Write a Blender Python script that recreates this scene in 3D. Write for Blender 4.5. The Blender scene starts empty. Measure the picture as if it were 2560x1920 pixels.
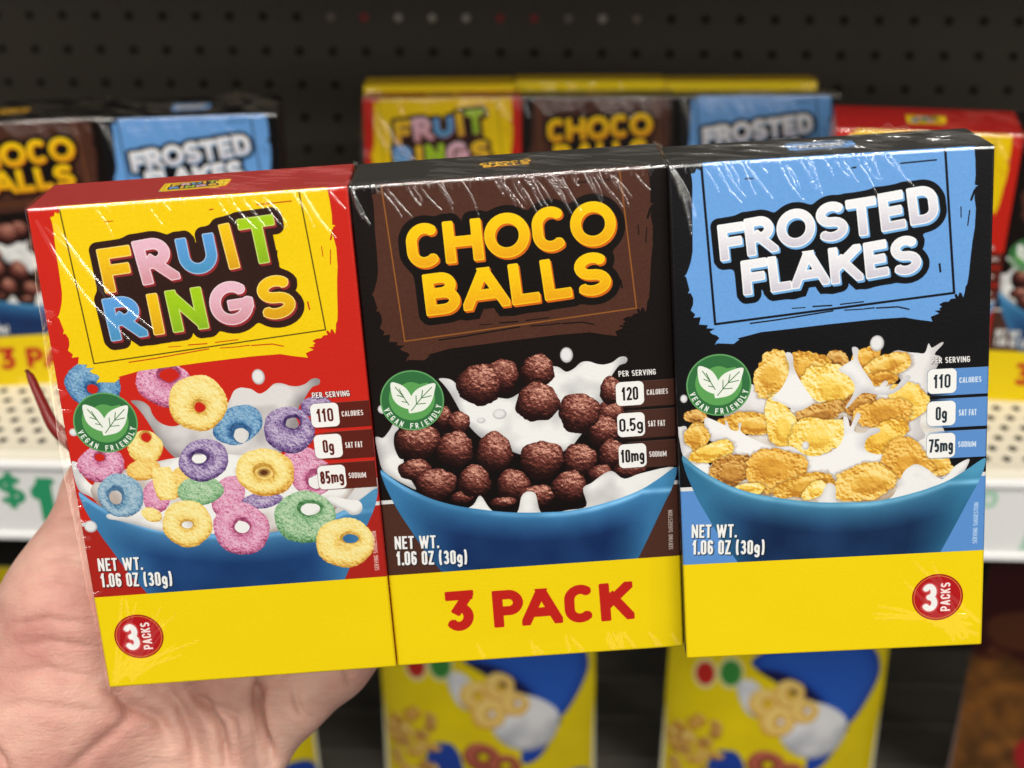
import bpy, bmesh, math, random
import numpy as np
from mathutils import Matrix, Vector

SC = bpy.context.scene
COL = SC.collection

# ------------------------------------------------------------------ camera
CAM_LOC = (0., 0., 1.3)
CAM_ROT = Matrix(((0.998845, -0.016980, 0.044948), (0.047213, 0.520581, -0.852506), (-0.008923, 0.853644, 0.520781)))
cd = bpy.data.cameras.new('camera'); cam = bpy.data.objects.new('camera', cd); COL.objects.link(cam)
cam.matrix_world = Matrix.Translation(CAM_LOC) @ CAM_ROT.to_4x4()
cd.sensor_width = 36.; cd.lens = 55.24; cd.clip_start = .02; cd.clip_end = 60.
cd.dof.use_dof = True; cd.dof.focus_distance = .512; cd.dof.aperture_fstop = 10.5
SC.camera = cam

# ------------------------------------------------------------------ store light: even fill from the bright room, ceiling tubes out of view, most added for film glints
w = bpy.data.worlds.new('World'); SC.world = w; w.use_nodes = True
bg = w.node_tree.nodes['Background']; bg.inputs[0].default_value = (1., .965, .91, 1); bg.inputs[1].default_value = .12

def tube(loc, sx, sy, power, target=None):
    l = bpy.data.lights.new('unseen_tube', 'AREA'); l.shape = 'RECTANGLE'; l.size = sx; l.size_y = sy; l.energy = power; l.color = (1., .965, .90)
    o = bpy.data.objects.new('unseen_tube', l); COL.objects.link(o); o.location = loc
    if target is not None: o.rotation_euler = (Vector(target)-Vector(loc)).to_track_quat('-Z', 'Y').to_euler()
    return o
AIM = (0, .6, .9)
tube((-.3, -.35, 2.75), 2.6, .06, 47.1, AIM)
tube((.2, -1.7, 2.75), 3.6, .06, 25.2, AIM)
tube((1.6, -2.7, 2.75), 3.0, .06, 13.3, AIM)
tube((-2.0, -3.4, 2.75), 3.0, .06, 13.3, AIM)  # this and the tubes below are unseen, added so the film creases glint
tube((3.0, -4.2, 2.75), 4.0, .06, 16.3, AIM)
tube((3.2, -5.9, 2.75), 8.0, .06, 29.6, AIM)
tube((-3.6, -5.6, 2.75), 4.0, .06, 14.8, AIM)
tube((-2.2, -1.4, 2.7), .06, 2.6, 10.3, AIM)
tube((2.6, -1.2, 2.7), .06, 2.6, 11.8, AIM)

vs = SC.view_settings; vs.view_transform = 'Standard'; vs.look = 'None'; vs.exposure = 0.; vs.gamma = 1.; vs.use_curve_mapping = False
SC.cycles.transparent_max_bounces = 16; SC.cycles.max_bounces = 8
TITLE1 = [('F',19.38,14.49,10.74,-0.78,0.81,14.62),('R',30.63,12.81,12.26,-1.41,1.81,14.6),('U',44.14,11.17,12.38,-1.4,0.99,14.41),('I',58.16,9.51,4.03,-0.68,1.85,14.9),('T',64.24,8.09,11.73,-0.89,1.37,15.29),('R',18.59,30.7,12.27,-0.96,1.06,14.4),('I',32.41,30.2,4.47,-0.37,0.73,13.92),('N',38.69,29.5,11.82,-0.65,1.04,14.16),('G',52.14,28.46,14.02,-1.19,0.63,14.53),('S',67.62,27.61,12.05,-1.22,0.13,14.49)]
TITLE2 = [('C',16.24,13.97,11.43,-1.02,0.21,14.47),('H',28.06,13.45,12.27,-0.44,0.38,13.75),('O',40.95,12.32,14.41,-0.69,0.33,14.64),('C',56.12,11.37,11.53,-0.85,0.49,14.57),('O',68.13,10.57,14.48,-0.63,0.6,14.56),('B',20.36,30.18,11.27,-0.69,0.47,13.92),('A',32.37,29.56,15.12,-0.76,0.5,13.69),('L',47.75,28.79,9.15,-0.6,0.84,13.7),('L',57.96,28.14,8.94,-0.71,1.19,13.6),('S',68.52,27.26,11.65,-0.97,0.55,14.26)]
TITLE3 = [('F',14.47,19.9,8.32,-0.76,0.83,11.8),('R',22.7,18.52,9.9,-1.3,1.09,12.16),('O',32.53,16.82,12.01,-1.24,0.9,12.28),('S',44.66,15.29,9.83,-1.25,0.99,12.58),('T',54.16,14.5,9.42,-0.96,1.22,12.11),('E',64.06,13.12,7.79,-0.99,1.44,12.21),('D',72.85,11.99,9.15,-1.02,1.61,11.89),('F',21.48,31.82,8.28,-0.77,0.75,11.38),('L',29.7,31.1,6.85,-0.69,1.21,11.66),('A',36.6,30.32,12.06,-1.05,0.85,11.74),('K',48.78,29.39,10.22,-0.93,1.04,11.84),('E',59.63,28.4,7.3,-0.93,1.17,11.78),('S',67.74,27.48,9.39,-1.19,1.18,12.57)]
PACK = [('3',18.65,142.61,9.87,-0.1,-0.8,15.28),('P',34.74,143.49,10.49,-0.05,0.05,14.08),('A',44.5,143.85,14.13,-0.09,-0.05,13.72),('C',59.34,143.71,10.84,-0.6,0.04,14.41),('K',71.4,143.58,11.55,-0.19,0.35,14.43)]
PATCH = [(10.3,-0.2),(92.7,-3.6),(93.5,-0.8),(94.0,4.1),(94.2,9.1),(94.0,12.0),(95.0,12.4),(94.1,12.9),(94.0,16.3),(94.5,19.4),(94.3,25.6),(93.7,29.8),(93.2,35.0),(92.8,40.3),(92.4,43.4),(91.8,44.5),(91.7,45.8),(91.2,47.9),(90.6,46.4),(90.0,46.1),(89.6,47.5),(89.0,46.5),(88.4,46.8),(88.8,48.0),(87.3,48.1),(86.7,48.9),(85.0,49.0),(83.7,49.7),(84.6,50.5),(83.7,51.1),(84.2,51.6),(82.3,51.7),(83.8,52.6),(81.1,53.6),(81.7,55.2),(77.0,54.3),(72.9,53.3),(63.6,53.4),(48.2,54.2),(37.9,54.9),(27.6,55.5),(20.1,57.1),(20.7,57.5),(18.8,58.9),(13.6,58.4),(12.8,58.9),(13.3,57.8),(14.3,56.7),(13.5,55.8),(12.0,55.2),(11.3,54.4),(12.9,53.5),(10.3,53.2),(10.8,52.2),(8.0,51.8),(8.6,49.4),(6.3,49.5),(6.9,48.4),(5.5,47.0),(6.3,45.1),(6.4,43.0),(5.6,41.3),(4.8,41.4),(5.3,40.3),(4.4,36.0),(3.9,35.8),(4.7,34.7),(5.2,33.5),(6.1,30.9),(6.7,27.8),(6.9,20.0),(6.9,14.9),(7.3,7.2),(7.2,4.7),(6.9,3.3),(8.2,3.0),(8.7,1.7),(9.8,2.4)]
FRAME = [(10.0,-3.0),(13.1,52.0),(88.3,46.2),(84.5,-3.0)]
DASH = [[(71.3,4.0),(82.1,3.6),0.45],[(23.6,5.9),(26.1,5.9),0.35],[(56.5,4.5),(57.5,4.4),0.5],[(93.0,16.7),(94.0,13.8),0.7],[(89.9,18.7),(90.0,22.0),0.3],[(92.6,20.0),(92.1,24.7),0.35],[(83.6,36.6),(83.9,39.0),0.6],[(37.5,48.2),(41.6,48.2),0.3],[(44.1,48.0),(50.0,48.0),0.45],[(52.7,47.8),(59.9,47.4),0.4],[(54.1,49.8),(60.3,49.8),0.35],[(60.5,49.7),(63.4,49.6),0.4],[(64.1,49.7),(70.8,49.7),(74.2,50.7),0.45],[(24.3,52.4),(32.8,51.7),(50.3,49.8),0.45]]
BADGE = (13.7,72.4,10.45)
LEAF = [[(7.3,65.8),(10.0,66.4),(12.1,68.1),(13.4,70.5),(13.5,71.8),(12.8,73.3),(12.4,75.2),(10.1,74.4),(8.1,72.5),(7.2,69.8)],[(21.6,67.0),(21.2,69.9),(19.9,73.4),(17.3,76.0),(13.1,76.8),(12.3,76.4),(12.3,74.3),(13.0,71.8),(15.0,69.1),(18.0,67.6)]]
VEIN = [[(8.6,67.4),(10.9,70.9),(12.5,73.8)],[(9.0,70.2),(11.2,71.2)],[(9.8,68.2),(11.0,70.9)],[(10.4,72.5),(12.1,73.0)],[(20.4,68.3),(16.7,71.8),(13.2,75.9)],[(20.1,71.2),(16.8,71.8)],[(17.4,69.1),(16.8,71.7)],[(18.0,73.7),(14.9,73.8)],[(15.1,70.9),(15.0,73.7)]]
STRIP = [[(80.4,71.2),(99.1,70.9),(99.2,80.2),(80.5,79.2)],[(80.7,81.3),(99.2,81.5),(99.2,91.2),(80.3,90.5)],[(80.7,92.4),(99.0,92.3),(99.0,101.8),(80.3,101.4)]]
PILL = [[(80.3,71.2),(89.2,71.0),(89.7,79.5),(80.4,79.5)],[(80.3,82.1),(89.3,81.9),(89.6,90.5),(80.4,90.5)],[(80.3,93.0),(89.3,92.9),(89.7,101.6),(80.3,101.6)]]
BOWL = [(1.2,96.1),(4.7,99.3),(8.6,102.5),(13.3,105.6),(18.1,108.2),(25.3,110.9),(32.7,112.7),(40.1,114.2),(47.5,115.1),(55.0,115.5),(62.5,115.6),(70.0,114.7),(77.6,113.0),(82.6,111.5),(87.7,109.5),(93.3,106.2),(99.3,102.4),(98.9,106.6),(97.1,111.3),(95.3,114.7),(90.1,125.5),(85.2,135.4),(81.3,143.2),(50.8,144.0),(22.4,142.8),(18.2,134.7),(13.1,126.4),(8.8,117.8),(6.2,112.6),(4.0,107.3),(2.0,101.5)]
RIM = [(1.2,96.1),(4.7,99.3),(8.6,102.5),(13.3,105.6),(18.1,108.2),(25.3,110.9),(32.7,112.7),(40.1,114.2),(47.5,115.1),(55.0,115.5),(62.5,115.6),(70.0,114.7),(77.6,113.0),(82.6,111.5),(87.7,109.5),(93.3,106.2),(99.3,102.4)]
MILK2 = [[(23.0,65.5),(26.4,65.9),(28.6,67.9),(29.2,70.5),(30.7,73.2),(33.5,75.0),(36.9,75.2),(40.4,73.4),(45.2,74.1),(48.2,72.8),(52.8,70.3),(54.9,67.4),(56.5,64.7),(58.7,63.7),(60.6,64.0),(62.3,64.5),(64.6,66.2),(67.1,65.3),(69.6,63.3),(72.1,63.2),(74.9,64.3),(77.3,64.6),(79.8,64.0),(82.0,62.5),(83.9,62.4),(84.7,63.3),(84.1,64.6),(82.1,65.2),(80.6,66.8),(78.5,69.8),(77.0,71.7),(75.6,75.2),(76.0,78.3),(72.5,83.3),(69.4,87.2),(67.3,89.7),(65.2,92.2),(62.1,94.0),(55.6,95.7),(47.8,94.0),(44.0,92.1),(38.3,89.5),(34.1,86.0),(31.0,81.6),(29.3,77.8),(27.7,74.0),(26.0,70.3),(24.3,67.5)],[(0.4,84.9),(1.4,84.3),(3.1,84.7),(5.5,82.1),(7.0,79.9),(8.5,81.8),(6.9,83.8),(6.4,88.0),(7.7,92.3),(9.5,93.1),(7.9,95.5),(9.2,97.2),(11.2,101.1),(12.3,104.0),(9.6,102.6),(5.0,99.3),(1.8,96.1),(0.9,91.2)],[(24.9,110.3),(27.9,109.5),(31.0,107.9),(33.5,107.8),(36.4,109.8),(40.2,112.7),(45.2,112.1),(47.1,109.4),(48.7,107.7),(50.5,107.6),(52.1,108.9),(53.2,112.1),(56.6,113.0),(62.6,112.3),(68.7,111.3),(67.9,107.9),(70.9,106.0),(75.0,103.1),(78.1,102.3),(81.9,105.3),(87.9,103.7),(98.7,102.4),(93.3,105.9),(87.7,109.4),(80.1,112.2),(70.0,114.6),(62.5,115.4),(55.0,115.4),(47.5,115.0),(35.1,113.0),(28.8,111.6)]]
BALLS = [(78.5,81.2,4.65,4.42),(78.8,73.9,3.65,4.9),(23.4,78.9,2.92,4.16),(28.3,81.3,3.66,4.17),(43.6,66.0,5.32,5.88),(35.9,68.6,7.26,7.18),(55.3,65.1,5.56,5.51),(54.6,76.1,7.21,6.83),(75.8,87.7,5.4,5.51),(68.0,80.8,6.84,7.08),(14.4,87.0,7.73,5.88),(12.6,97.0,5.51,3.99),(26.4,90.5,6.13,6.22),(39.3,92.5,6.0,6.98),(78.3,96.1,4.69,5.04),(67.4,97.4,5.63,5.95),(54.8,96.4,7.3,6.79),(84.0,102.2,5.46,2.94),(74.1,103.0,4.07,3.32),(27.6,107.9,3.87,2.26),(31.9,102.6,5.34,5.78),(44.7,104.7,5.55,5.63),(19.0,102.6,6.82,5.79),(41.0,110.8,4.58,1.84),(52.3,109.3,6.56,3.88),(63.4,106.7,5.96,5.59)]
DROP = [(65.0,60.5,2.07,2.64),(41.9,79.3,2.24,1.77),(35.7,81.1,1.37,0.94),(3.8,74.8,1.55,1.55)]
RINGS = [(82.7,72.1,5.39,3.63,0,'p',0.0,0.0,0.0,0.0),(11.6,59.2,9.08,7.83,10,'b',-0.28,0.71,2.31,2.25),(35.0,61.0,9.88,7.62,18,'k',1.39,-3.69,4.0,2.98),(56.3,76.5,8.47,6.57,-25,'b',0.56,2.74,3.5,3.65),(44.4,68.0,9.4,9.8,0,'y',0.45,0.9,2.24,2.4),(75.4,91.5,6.88,5.9,0,'k',0.0,0.0,0.0,0.0),(78.9,96.8,7.2,6.57,-20,'k',0.58,0.63,3.17,3.75),(72.8,79.6,8.24,8.25,10,'p',1.25,-2.75,2.96,2.69),(25.2,81.9,5.73,6.0,30,'y',0.84,-3.67,2.02,2.2),(23.5,89.8,5.65,3.84,-8,'o',0.0,0.0,0.0,0.0),(10.0,86.9,7.86,6.16,0,'k',0.0,-2.77,2.02,1.85),(34.8,95.1,3.41,5.61,20,'o',0.0,0.0,0.0,0.0),(26.7,99.4,4.67,6.27,20,'k',0.0,0.0,0.0,0.0),(29.9,95.3,3.86,8.23,-3,'y',0.0,0.0,0.0,0.0),(50.0,101.4,5.05,7.86,28,'k',0.0,0.0,0.0,0.0),(41.2,98.7,7.54,5.14,0,'g',0.0,0.0,0.0,0.0),(43.7,88.0,8.39,7.29,-18,'p',-1.42,-1.24,3.29,2.47),(61.0,103.8,7.03,2.84,-4,'p',0.0,0.0,0.0,0.0),(63.6,94.0,9.45,8.41,0,'o',0.0,0.0,0.0,0.0),(62.8,93.6,9.16,8.28,0,'y',0.0,0.0,3.55,2.99),(14.8,98.4,7.37,8.01,0,'c',-1.59,-0.31,2.72,3.63),(24.0,106.1,3.43,2.53,30,'y',0.0,0.0,0.0,0.0),(74.5,111.0,10.17,9.57,8,'g',2.03,-3.19,4.3,2.93),(35.3,110.3,8.45,8.4,0,'y',0.0,0.0,2.18,1.78),(53.0,113.6,9.55,9.4,5,'k',0.23,-1.28,3.01,3.07),(86.9,121.4,9.87,9.19,-15,'y',1.65,-1.81,3.41,2.2)]
MILK1 = [[(8.9,105.2),(10.4,104.6),(12.4,104.9),(15.9,106.4),(19.1,104.2),(21.5,103.7),(24.0,106.1),(27.0,109.6),(30.1,112.3),(27.1,112.5),(23.3,111.3),(16.7,108.8),(12.3,107.2),(9.6,106.5)],[(82.2,104.3),(85.6,104.6),(89.6,105.8),(93.1,106.5),(94.0,109.1),(92.6,111.2),(89.9,111.3),(88.1,109.6),(84.7,107.7)],[(0.4,85.5),(3.0,86.3),(3.1,89.4),(5.3,93.3),(8.3,96.0),(7.7,99.7),(4.1,97.6),(1.1,94.8)]]
DROP1 = [(3.2,108.8,2.16,2.16),(2.9,75.0,1.39,1.33)]
FLAKES = [(6.0,82.7,3.49,2.43,0,1),(53.2,90.6,3.52,4.92,0,0),(51.3,66.4,4.05,3.11,0,1),(31.2,70.3,6.48,7.68,30,3),(42.9,67.8,6.65,5.87,10,3),(61.1,66.4,4.52,4.49,0,2),(67.2,69.4,9.0,3.72,-18,3),(65.2,73.3,5.53,2.53,-10,2),(49.4,74.6,9.18,7.12,25,5),(45.8,84.1,9.64,3.66,-12,1),(59.1,81.4,5.84,4.38,-35,1),(74.5,81.4,6.14,6.4,20,4),(66.5,85.6,8.67,6.0,8,2),(22.7,86.1,9.62,3.55,12,3),(33.5,87.0,5.55,9.18,-8,5),(45.2,91.5,8.8,7.26,-12,5),(66.8,93.6,8.24,5.06,-30,4),(6.3,90.1,3.97,5.03,0,3),(11.1,95.6,7.5,3.58,-6,5),(82.4,103.3,7.12,3.75,10,3),(74.1,101.7,7.99,7.36,10,2),(16.9,102.6,6.77,6.23,-20,1),(31.4,102.6,10.14,7.35,12,2),(23.3,108.8,5.02,2.01,0,5),(40.9,108.7,9.77,4.52,-14,3),(44.0,110.6,4.15,2.83,-25,5),(60.4,108.8,11.28,5.97,-5,3)]
MILK3 = [[(66.7,67.0),(68.8,64.9),(70.8,64.1),(73.8,64.8),(76.9,65.3),(79.4,65.4),(80.5,62.4),(81.2,63.4),(81.9,63.8),(84.7,62.2),(85.1,62.9),(82.5,66.0),(84.5,67.2),(83.0,71.1),(81.0,74.7),(80.1,81.2),(78.1,89.3),(79.7,94.3),(69.9,96.5),(68.9,88.7),(74.0,82.5),(71.9,74.2),(68.3,70.3)],[(17.9,76.6),(24.0,72.6),(30.0,77.8),(30.9,84.4),(21.2,83.9),(15.1,83.5)]]
MILK3B = [[(35.1,63.3),(36.4,62.7),(37.6,64.0),(37.8,67.5),(39.3,71.3),(41.8,75.8),(43.8,79.1),(42.7,81.2),(39.2,82.7),(36.1,81.4),(33.6,79.6),(30.5,78.1),(33.7,74.8),(36.0,70.1),(36.3,66.9)],[(56.3,62.5),(57.6,62.2),(58.5,63.3),(58.2,66.0),(59.9,69.8),(62.4,73.7),(64.2,77.3),(65.7,75.0),(67.0,74.0),(67.9,74.8),(67.0,76.4),(69.8,76.8),(73.4,72.7),(74.9,73.9),(69.8,78.4),(64.7,78.7),(59.6,77.9),(55.5,82.0),(54.2,82.4),(56.6,78.2),(57.1,75.0),(55.0,71.7),(52.0,69.6),(55.6,66.9),(56.8,65.9)],[(8.8,83.6),(11.5,84.1),(15.3,86.2),(15.4,84.6),(16.2,85.2),(17.1,87.7),(19.6,88.4),(19.7,85.9),(20.7,86.0),(20.5,88.7),(24.7,91.7),(30.8,94.5),(36.9,94.9),(41.5,98.2),(47.2,98.5),(51.9,95.7),(53.7,91.7),(53.5,86.2),(54.2,85.4),(55.1,86.3),(55.8,89.1),(57.6,84.8),(58.6,84.6),(59.1,85.7),(57.0,90.5),(60.4,91.5),(62.2,90.0),(64.8,90.0),(65.2,91.4),(61.7,93.0),(60.4,95.7),(61.2,97.9),(64.8,99.2),(68.4,99.2),(68.2,105.3),(59.6,104.0),(51.8,105.4),(44.1,105.0),(40.5,102.6),(35.9,97.8),(28.7,96.3),(23.0,98.8),(21.9,100.9),(18.4,97.9),(13.3,93.2),(9.4,90.2)],[(-0.3,86.5),(0.8,86.0),(2.9,86.1),(3.4,90.5),(5.1,95.5),(9.6,99.1),(11.6,105.3),(7.9,103.4),(3.9,100.7),(1.3,95.8),(0.4,90.3)],[(26.3,111.1),(30.5,109.0),(33.6,110.5),(37.7,112.6),(40.3,113.2),(45.0,111.8),(47.9,108.9),(49.7,108.6),(51.0,110.2),(51.8,113.2),(59.6,113.9),(66.4,112.8),(70.0,110.4),(72.6,106.7),(74.6,104.3),(77.2,103.3),(80.4,104.9),(85.6,106.0),(89.7,104.6),(94.4,102.6),(90.8,106.6),(85.6,109.7),(75.2,113.6),(67.4,114.9),(59.6,115.2),(49.2,115.2),(41.4,114.4),(33.6,112.9)]]
DROP3 = [(64.3,61.4,2.23,2.66),(2.4,76.5,1.12,1.35),(41.3,94.8,1.13,1.43)]
SEAL1 = (13.2,150.9,8.36,8.56)
SEAL3 = (84.7,151.4,8.48,8.67)
TX = {'per': [(81.5,67.2),(93.7,67.3),(81.6,69.2)],'cal': [(90.5,74.3),(97.5,74.3),(90.5,76.2)],'sat': [(90.5,85.2),(96.2,85.3),(90.5,87.3)],'sod': [(90.5,96.1),(96.3,96.3),(90.5,98.1)],'n1': [(82.1,73.0),(87.6,73.0),(82.1,77.4)],'n2': [(81.9,84.1),(88.3,84.0),(81.9,88.1)],'n3': [(81.1,95.2),(89.1,95.2),(81.2,99.4)],'net': [(3.5,120.6),(18.4,121.2),(3.3,125.4)],'oz': [(3.6,126.2),(27.5,127.4),(3.4,131.4)],'serv': [(95.9,132.5),(96.1,117.9),(97.4,132.5)]}
HAND_LOC = (-0.1669,0.446,0.8923)
HAND = {'palm': [[(-200.7,-222.8,-80.0,38.0),(-108.9,-113.4,-40.0,34.0),(-49.0,-49.8,-15.0,33.0),(-31.1,-12.6,-2.0,33.0)],[(-39.7,-30.5,-0.0,33.0),(-26.4,2.3,4.0,31.0),(-22.5,28.4,6.0,26.5)],[(-22.5,28.4,6.0,26.0),(-18.8,46.3,4.0,19.5),(-18.6,58.4,-0.0,15.2),(-18.2,70.8,-3.0,12.3),(-15.3,83.7,-7.0,10.2),(-18.7,93.7,-7.0,7.5)],[(-31.1,-12.6,-2.0,33.0),(-5.5,-15.9,-10.0,33.0),(13.9,-18.3,-14.0,29.0),(24.4,-23.4,-16.0,20.0)],[(-39.6,-49.8,-15.0,33.0),(3.2,-52.7,-20.0,36.0),(20.9,-47.4,-18.0,26.0)]],'f1': [[(39.0,-45.9,-6.0,9.0),(47.5,-29.0,-3.0,8.5),(56.8,-6.9,-0.0,15.2),(71.6,7.7,-4.0,16.5),(84.1,19.9,-7.0,15.0),(103.7,34.9,-2.0,11.5)]],'f2': [[(34.7,-42.3,2.0,13.0),(33.5,-14.0,6.0,12.0),(36.6,4.5,8.0,12.5),(63.7,28.6,8.0,11.5),(94.4,57.9,15.0,10.5),(112.5,73.2,20.0,9.0)]],'f3': [[(13.7,-39.7,-0.0,16.0),(16.0,-14.8,2.0,15.0),(21.5,13.6,8.0,14.0),(47.6,48.1,20.0,11.0),(80.9,81.0,28.0,10.0),(98.7,95.7,32.0,9.0)]],'f4': [[(4.6,-6.1,-0.0,16.0),(12.4,25.6,8.0,13.0),(30.2,63.0,22.0,10.5),(55.6,95.7,34.0,9.5),(70.5,113.0,38.0,8.5)]]}
CREASE = [([(49.4,6.0),(47.8,-1.3),(47.3,-6.6),(48.6,-16.0),(50.3,-22.2),(51.4,-29.2)],1.7,3.6),([(23.3,0.4),(25.6,-3.1),(29.9,-7.9),(34.1,-13.4),(35.5,-20.4),(36.2,-29.2)],1.8,3.0),([(4.9,-4.3),(-1.1,-12.0),(-5.0,-15.4),(-13.2,-22.2),(-19.2,-27.7)],2.6,0.8),([(-45.6,-15.4),(-41.5,-21.6),(-38.9,-28.5)],2.0,1.6),([(60.5,2.3),(61.7,-4.3),(63.6,-9.4),(68.0,-13.4)],1.6,1.2),([(79.4,8.6),(80.8,0.7),(83.4,-3.1)],1.5,1.1),([(-1.6,0.9),(2.7,-4.3),(11.5,-10.1),(15.9,-18.9)],2.4,1.7),([(13.0,1.6),(18.9,-5.7),(23.3,-17.5),(24.7,-28.5)],2.4,1.6),([(27.7,-0.6),(30.6,-5.0),(40.9,-10.1),(42.3,-18.9)],1.6,1.0),([(-9.0,4.5),(-1.6,0.1),(2.7,-8.7)],2.2,1.0),([(-45.6,-4.3),(-32.4,-1.3),(-14.8,-4.3),(-4.6,-6.5)],2.5,0.5),([(-41.2,25.1),(-25.1,28.7),(-10.4,26.5)],1.6,0.5),([(-39.8,17.7),(-23.6,20.7),(-7.5,17.7)],1.6,0.5),([(-42.7,7.5),(-25.1,11.1),(-6.8,6.0)],1.8,0.5),([(-31.0,48.5),(-22.2,50.7),(-13.4,48.5)],1.4,0.5),([(-33.2,41.2),(-23.6,42.6),(-11.9,40.4)],1.4,0.5),([(-28.3,63.2),(-20.7,64.4),(-14.1,63.2)],1.2,0.5)]
NAIL = [(-22.1,87.1,-0.0),(-34.5,95.0,-2.0),(-40.9,106.1,-4.0),(-44.9,118.0,-6.0)]
# ------------------------------------------------------------------ print artwork (drawn with numpy, in millimetres on the carton face)
S = 10                      # pixels per millimetre
rng = np.random.default_rng(7)

def smooth_pts(p, n=6):
    p = np.array(p, float); N = len(p); out = []
    for i in range(N):
        p0, p1, p2, p3 = p[i-1], p[i], p[(i+1) % N], p[(i+2) % N]
        for k in range(n):
            t = k/n
            out.append(.5*((2*p1)+(-p0+p2)*t+(2*p0-5*p1+4*p2-p3)*t*t+(-p0+3*p1-3*p2+p3)*t**3))
    return np.array(out)

def noise(h, w, cell, octv=3, seed=0):
    r = np.random.default_rng(seed); out = np.zeros((h, w)); amp = 1; tot = 0
    for o in range(octv):
        c = max(cell/2**o, 1.01)
        gy, gx = int(h/c)+3, int(w/c)+3
        g = r.random((gy, gx)); ys = np.arange(h)/c; xs = np.arange(w)/c
        yi = ys.astype(int); xi = xs.astype(int); fy = ys-yi; fx = xs-xi
        fy = (fy*fy*(3-2*fy))[:, None]; fx = (fx*fx*(3-2*fx))[None]
        a = g[yi][:, xi]*(1-fx)+g[yi][:, xi+1]*fx; b = g[yi+1][:, xi]*(1-fx)+g[yi+1][:, xi+1]*fx
        out += amp*(a*(1-fy)+b*fy); tot += amp; amp *= .5
    return out/tot

def boxblur(a, r):
    r = int(r)
    for ax in (0, 1):
        for _ in range(2):
            p = np.pad(a, [(r+1, r) if i == ax else (0, 0) for i in range(2)], mode='edge')
            c = np.cumsum(p, axis=ax)
            a = (np.take(c, range(2*r+1, c.shape[ax]), ax)-np.take(c, range(0, c.shape[ax]-2*r-1), ax))/(2*r+1)
    return a

def rgb(*c): return np.array(c, float)/255.

class Canvas:
    def __init__(self, w, h, col):
        self.w, self.h = int(w*S), int(h*S)
        self.a = np.empty((self.h, self.w, 3)); self.a[:] = col
    def win(self, x0, y0, x1, y1):
        return max(0, int(x0*S)), max(0, int(y0*S)), min(self.w, int(x1*S)+1), min(self.h, int(y1*S)+1)
    def grid(self, win):
        x0, y0, x1, y1 = win
        return np.meshgrid((np.arange(x0, x1)+.5)/S, (np.arange(y0, y1)+.5)/S)
    def polymask(self, pts):            # anti-aliased even-odd fill of the whole canvas
        ss = 3; p = np.array(pts, float)*S*ss
        f = np.zeros((self.h*ss, self.w*ss+1), np.int32)
        for (ax, ay), (bx, by) in zip(p, np.roll(p, -1, 0)):
            if ay > by: ax, ay, bx, by = bx, by, ax, ay
            r = np.arange(max(0, math.ceil(ay-.5)), min(self.h*ss, math.ceil(by-.5)))
            if len(r) == 0: continue
            x = np.clip(np.ceil(ax+(r+.5-ay)/(by-ay)*(bx-ax)-.5), 0, self.w*ss).astype(int)
            np.add.at(f, (r, x), 1)
        m = (np.cumsum(f, 1)[:, :-1] & 1).astype(np.float32)
        return m.reshape(self.h, ss, self.w, ss).mean((1, 3))
    def put(self, m, col, win=None):
        x0, y0, x1, y1 = win or (0, 0, self.w, self.h)
        v = self.a[y0:y1, x0:x1]; v += (col-v)*m[..., None]
    def poly(self, pts, col, smooth=0, alpha=1.):
        self.put(self.polymask(smooth_pts(pts, smooth) if smooth else pts)*alpha, col)
    def ellipse(self, x, y, rx, ry, col, soft=.06, alpha=1.):
        w = self.win(x-rx-1, y-ry-1, x+rx+1, y+ry+1)
        if w[2] <= w[0] or w[3] <= w[1]: return
        X, Y = self.grid(w); d = (np.hypot((X-x)/rx, (Y-y)/ry)-1)*min(rx, ry)
        self.put(np.clip(.5-d/(2*soft), 0, 1)*alpha, col, w)
    def line(self, pts, wd, col, alpha=1.):
        p = np.array(pts, float); lo = p.min(0)-2; hi = p.max(0)+2
        w = self.win(*lo, *hi)
        if w[2] <= w[0] or w[3] <= w[1]: return
        X, Y = self.grid(w)
        d = np.min([seg(X, Y, a, b) for a, b in zip(p[:-1], p[1:])], 0)-wd/2
        self.put(np.clip(.5-d*S, 0, 1)*alpha, col, w)

def seg(X, Y, a, b):
    dx, dy = b[0]-a[0], b[1]-a[1]; L = dx*dx+dy*dy+1e-12
    t = np.clip(((X-a[0])*dx+(Y-a[1])*dy)/L, 0, 1)
    return np.hypot(X-a[0]-t*dx, Y-a[1]-t*dy)
def rect(X, Y, a, b, hw, ea, eb, r):      # butt-ended stroke, ends pushed out by ea / eb, corners rounded by r
    d = np.array(b)-np.array(a); L = np.hypot(*d)+1e-9; u = d/L
    s = (X-a[0])*u[0]+(Y-a[1])*u[1]; n = (Y-a[1])*u[0]-(X-a[0])*u[1]
    qx = np.abs(s-(L+eb-ea)/2)-(L+ea+eb)/2+r; qy = np.abs(n)-hw+r
    return np.hypot(np.maximum(qx, 0), np.maximum(qy, 0))+np.minimum(np.maximum(qx, qy), 0)-r

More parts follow.
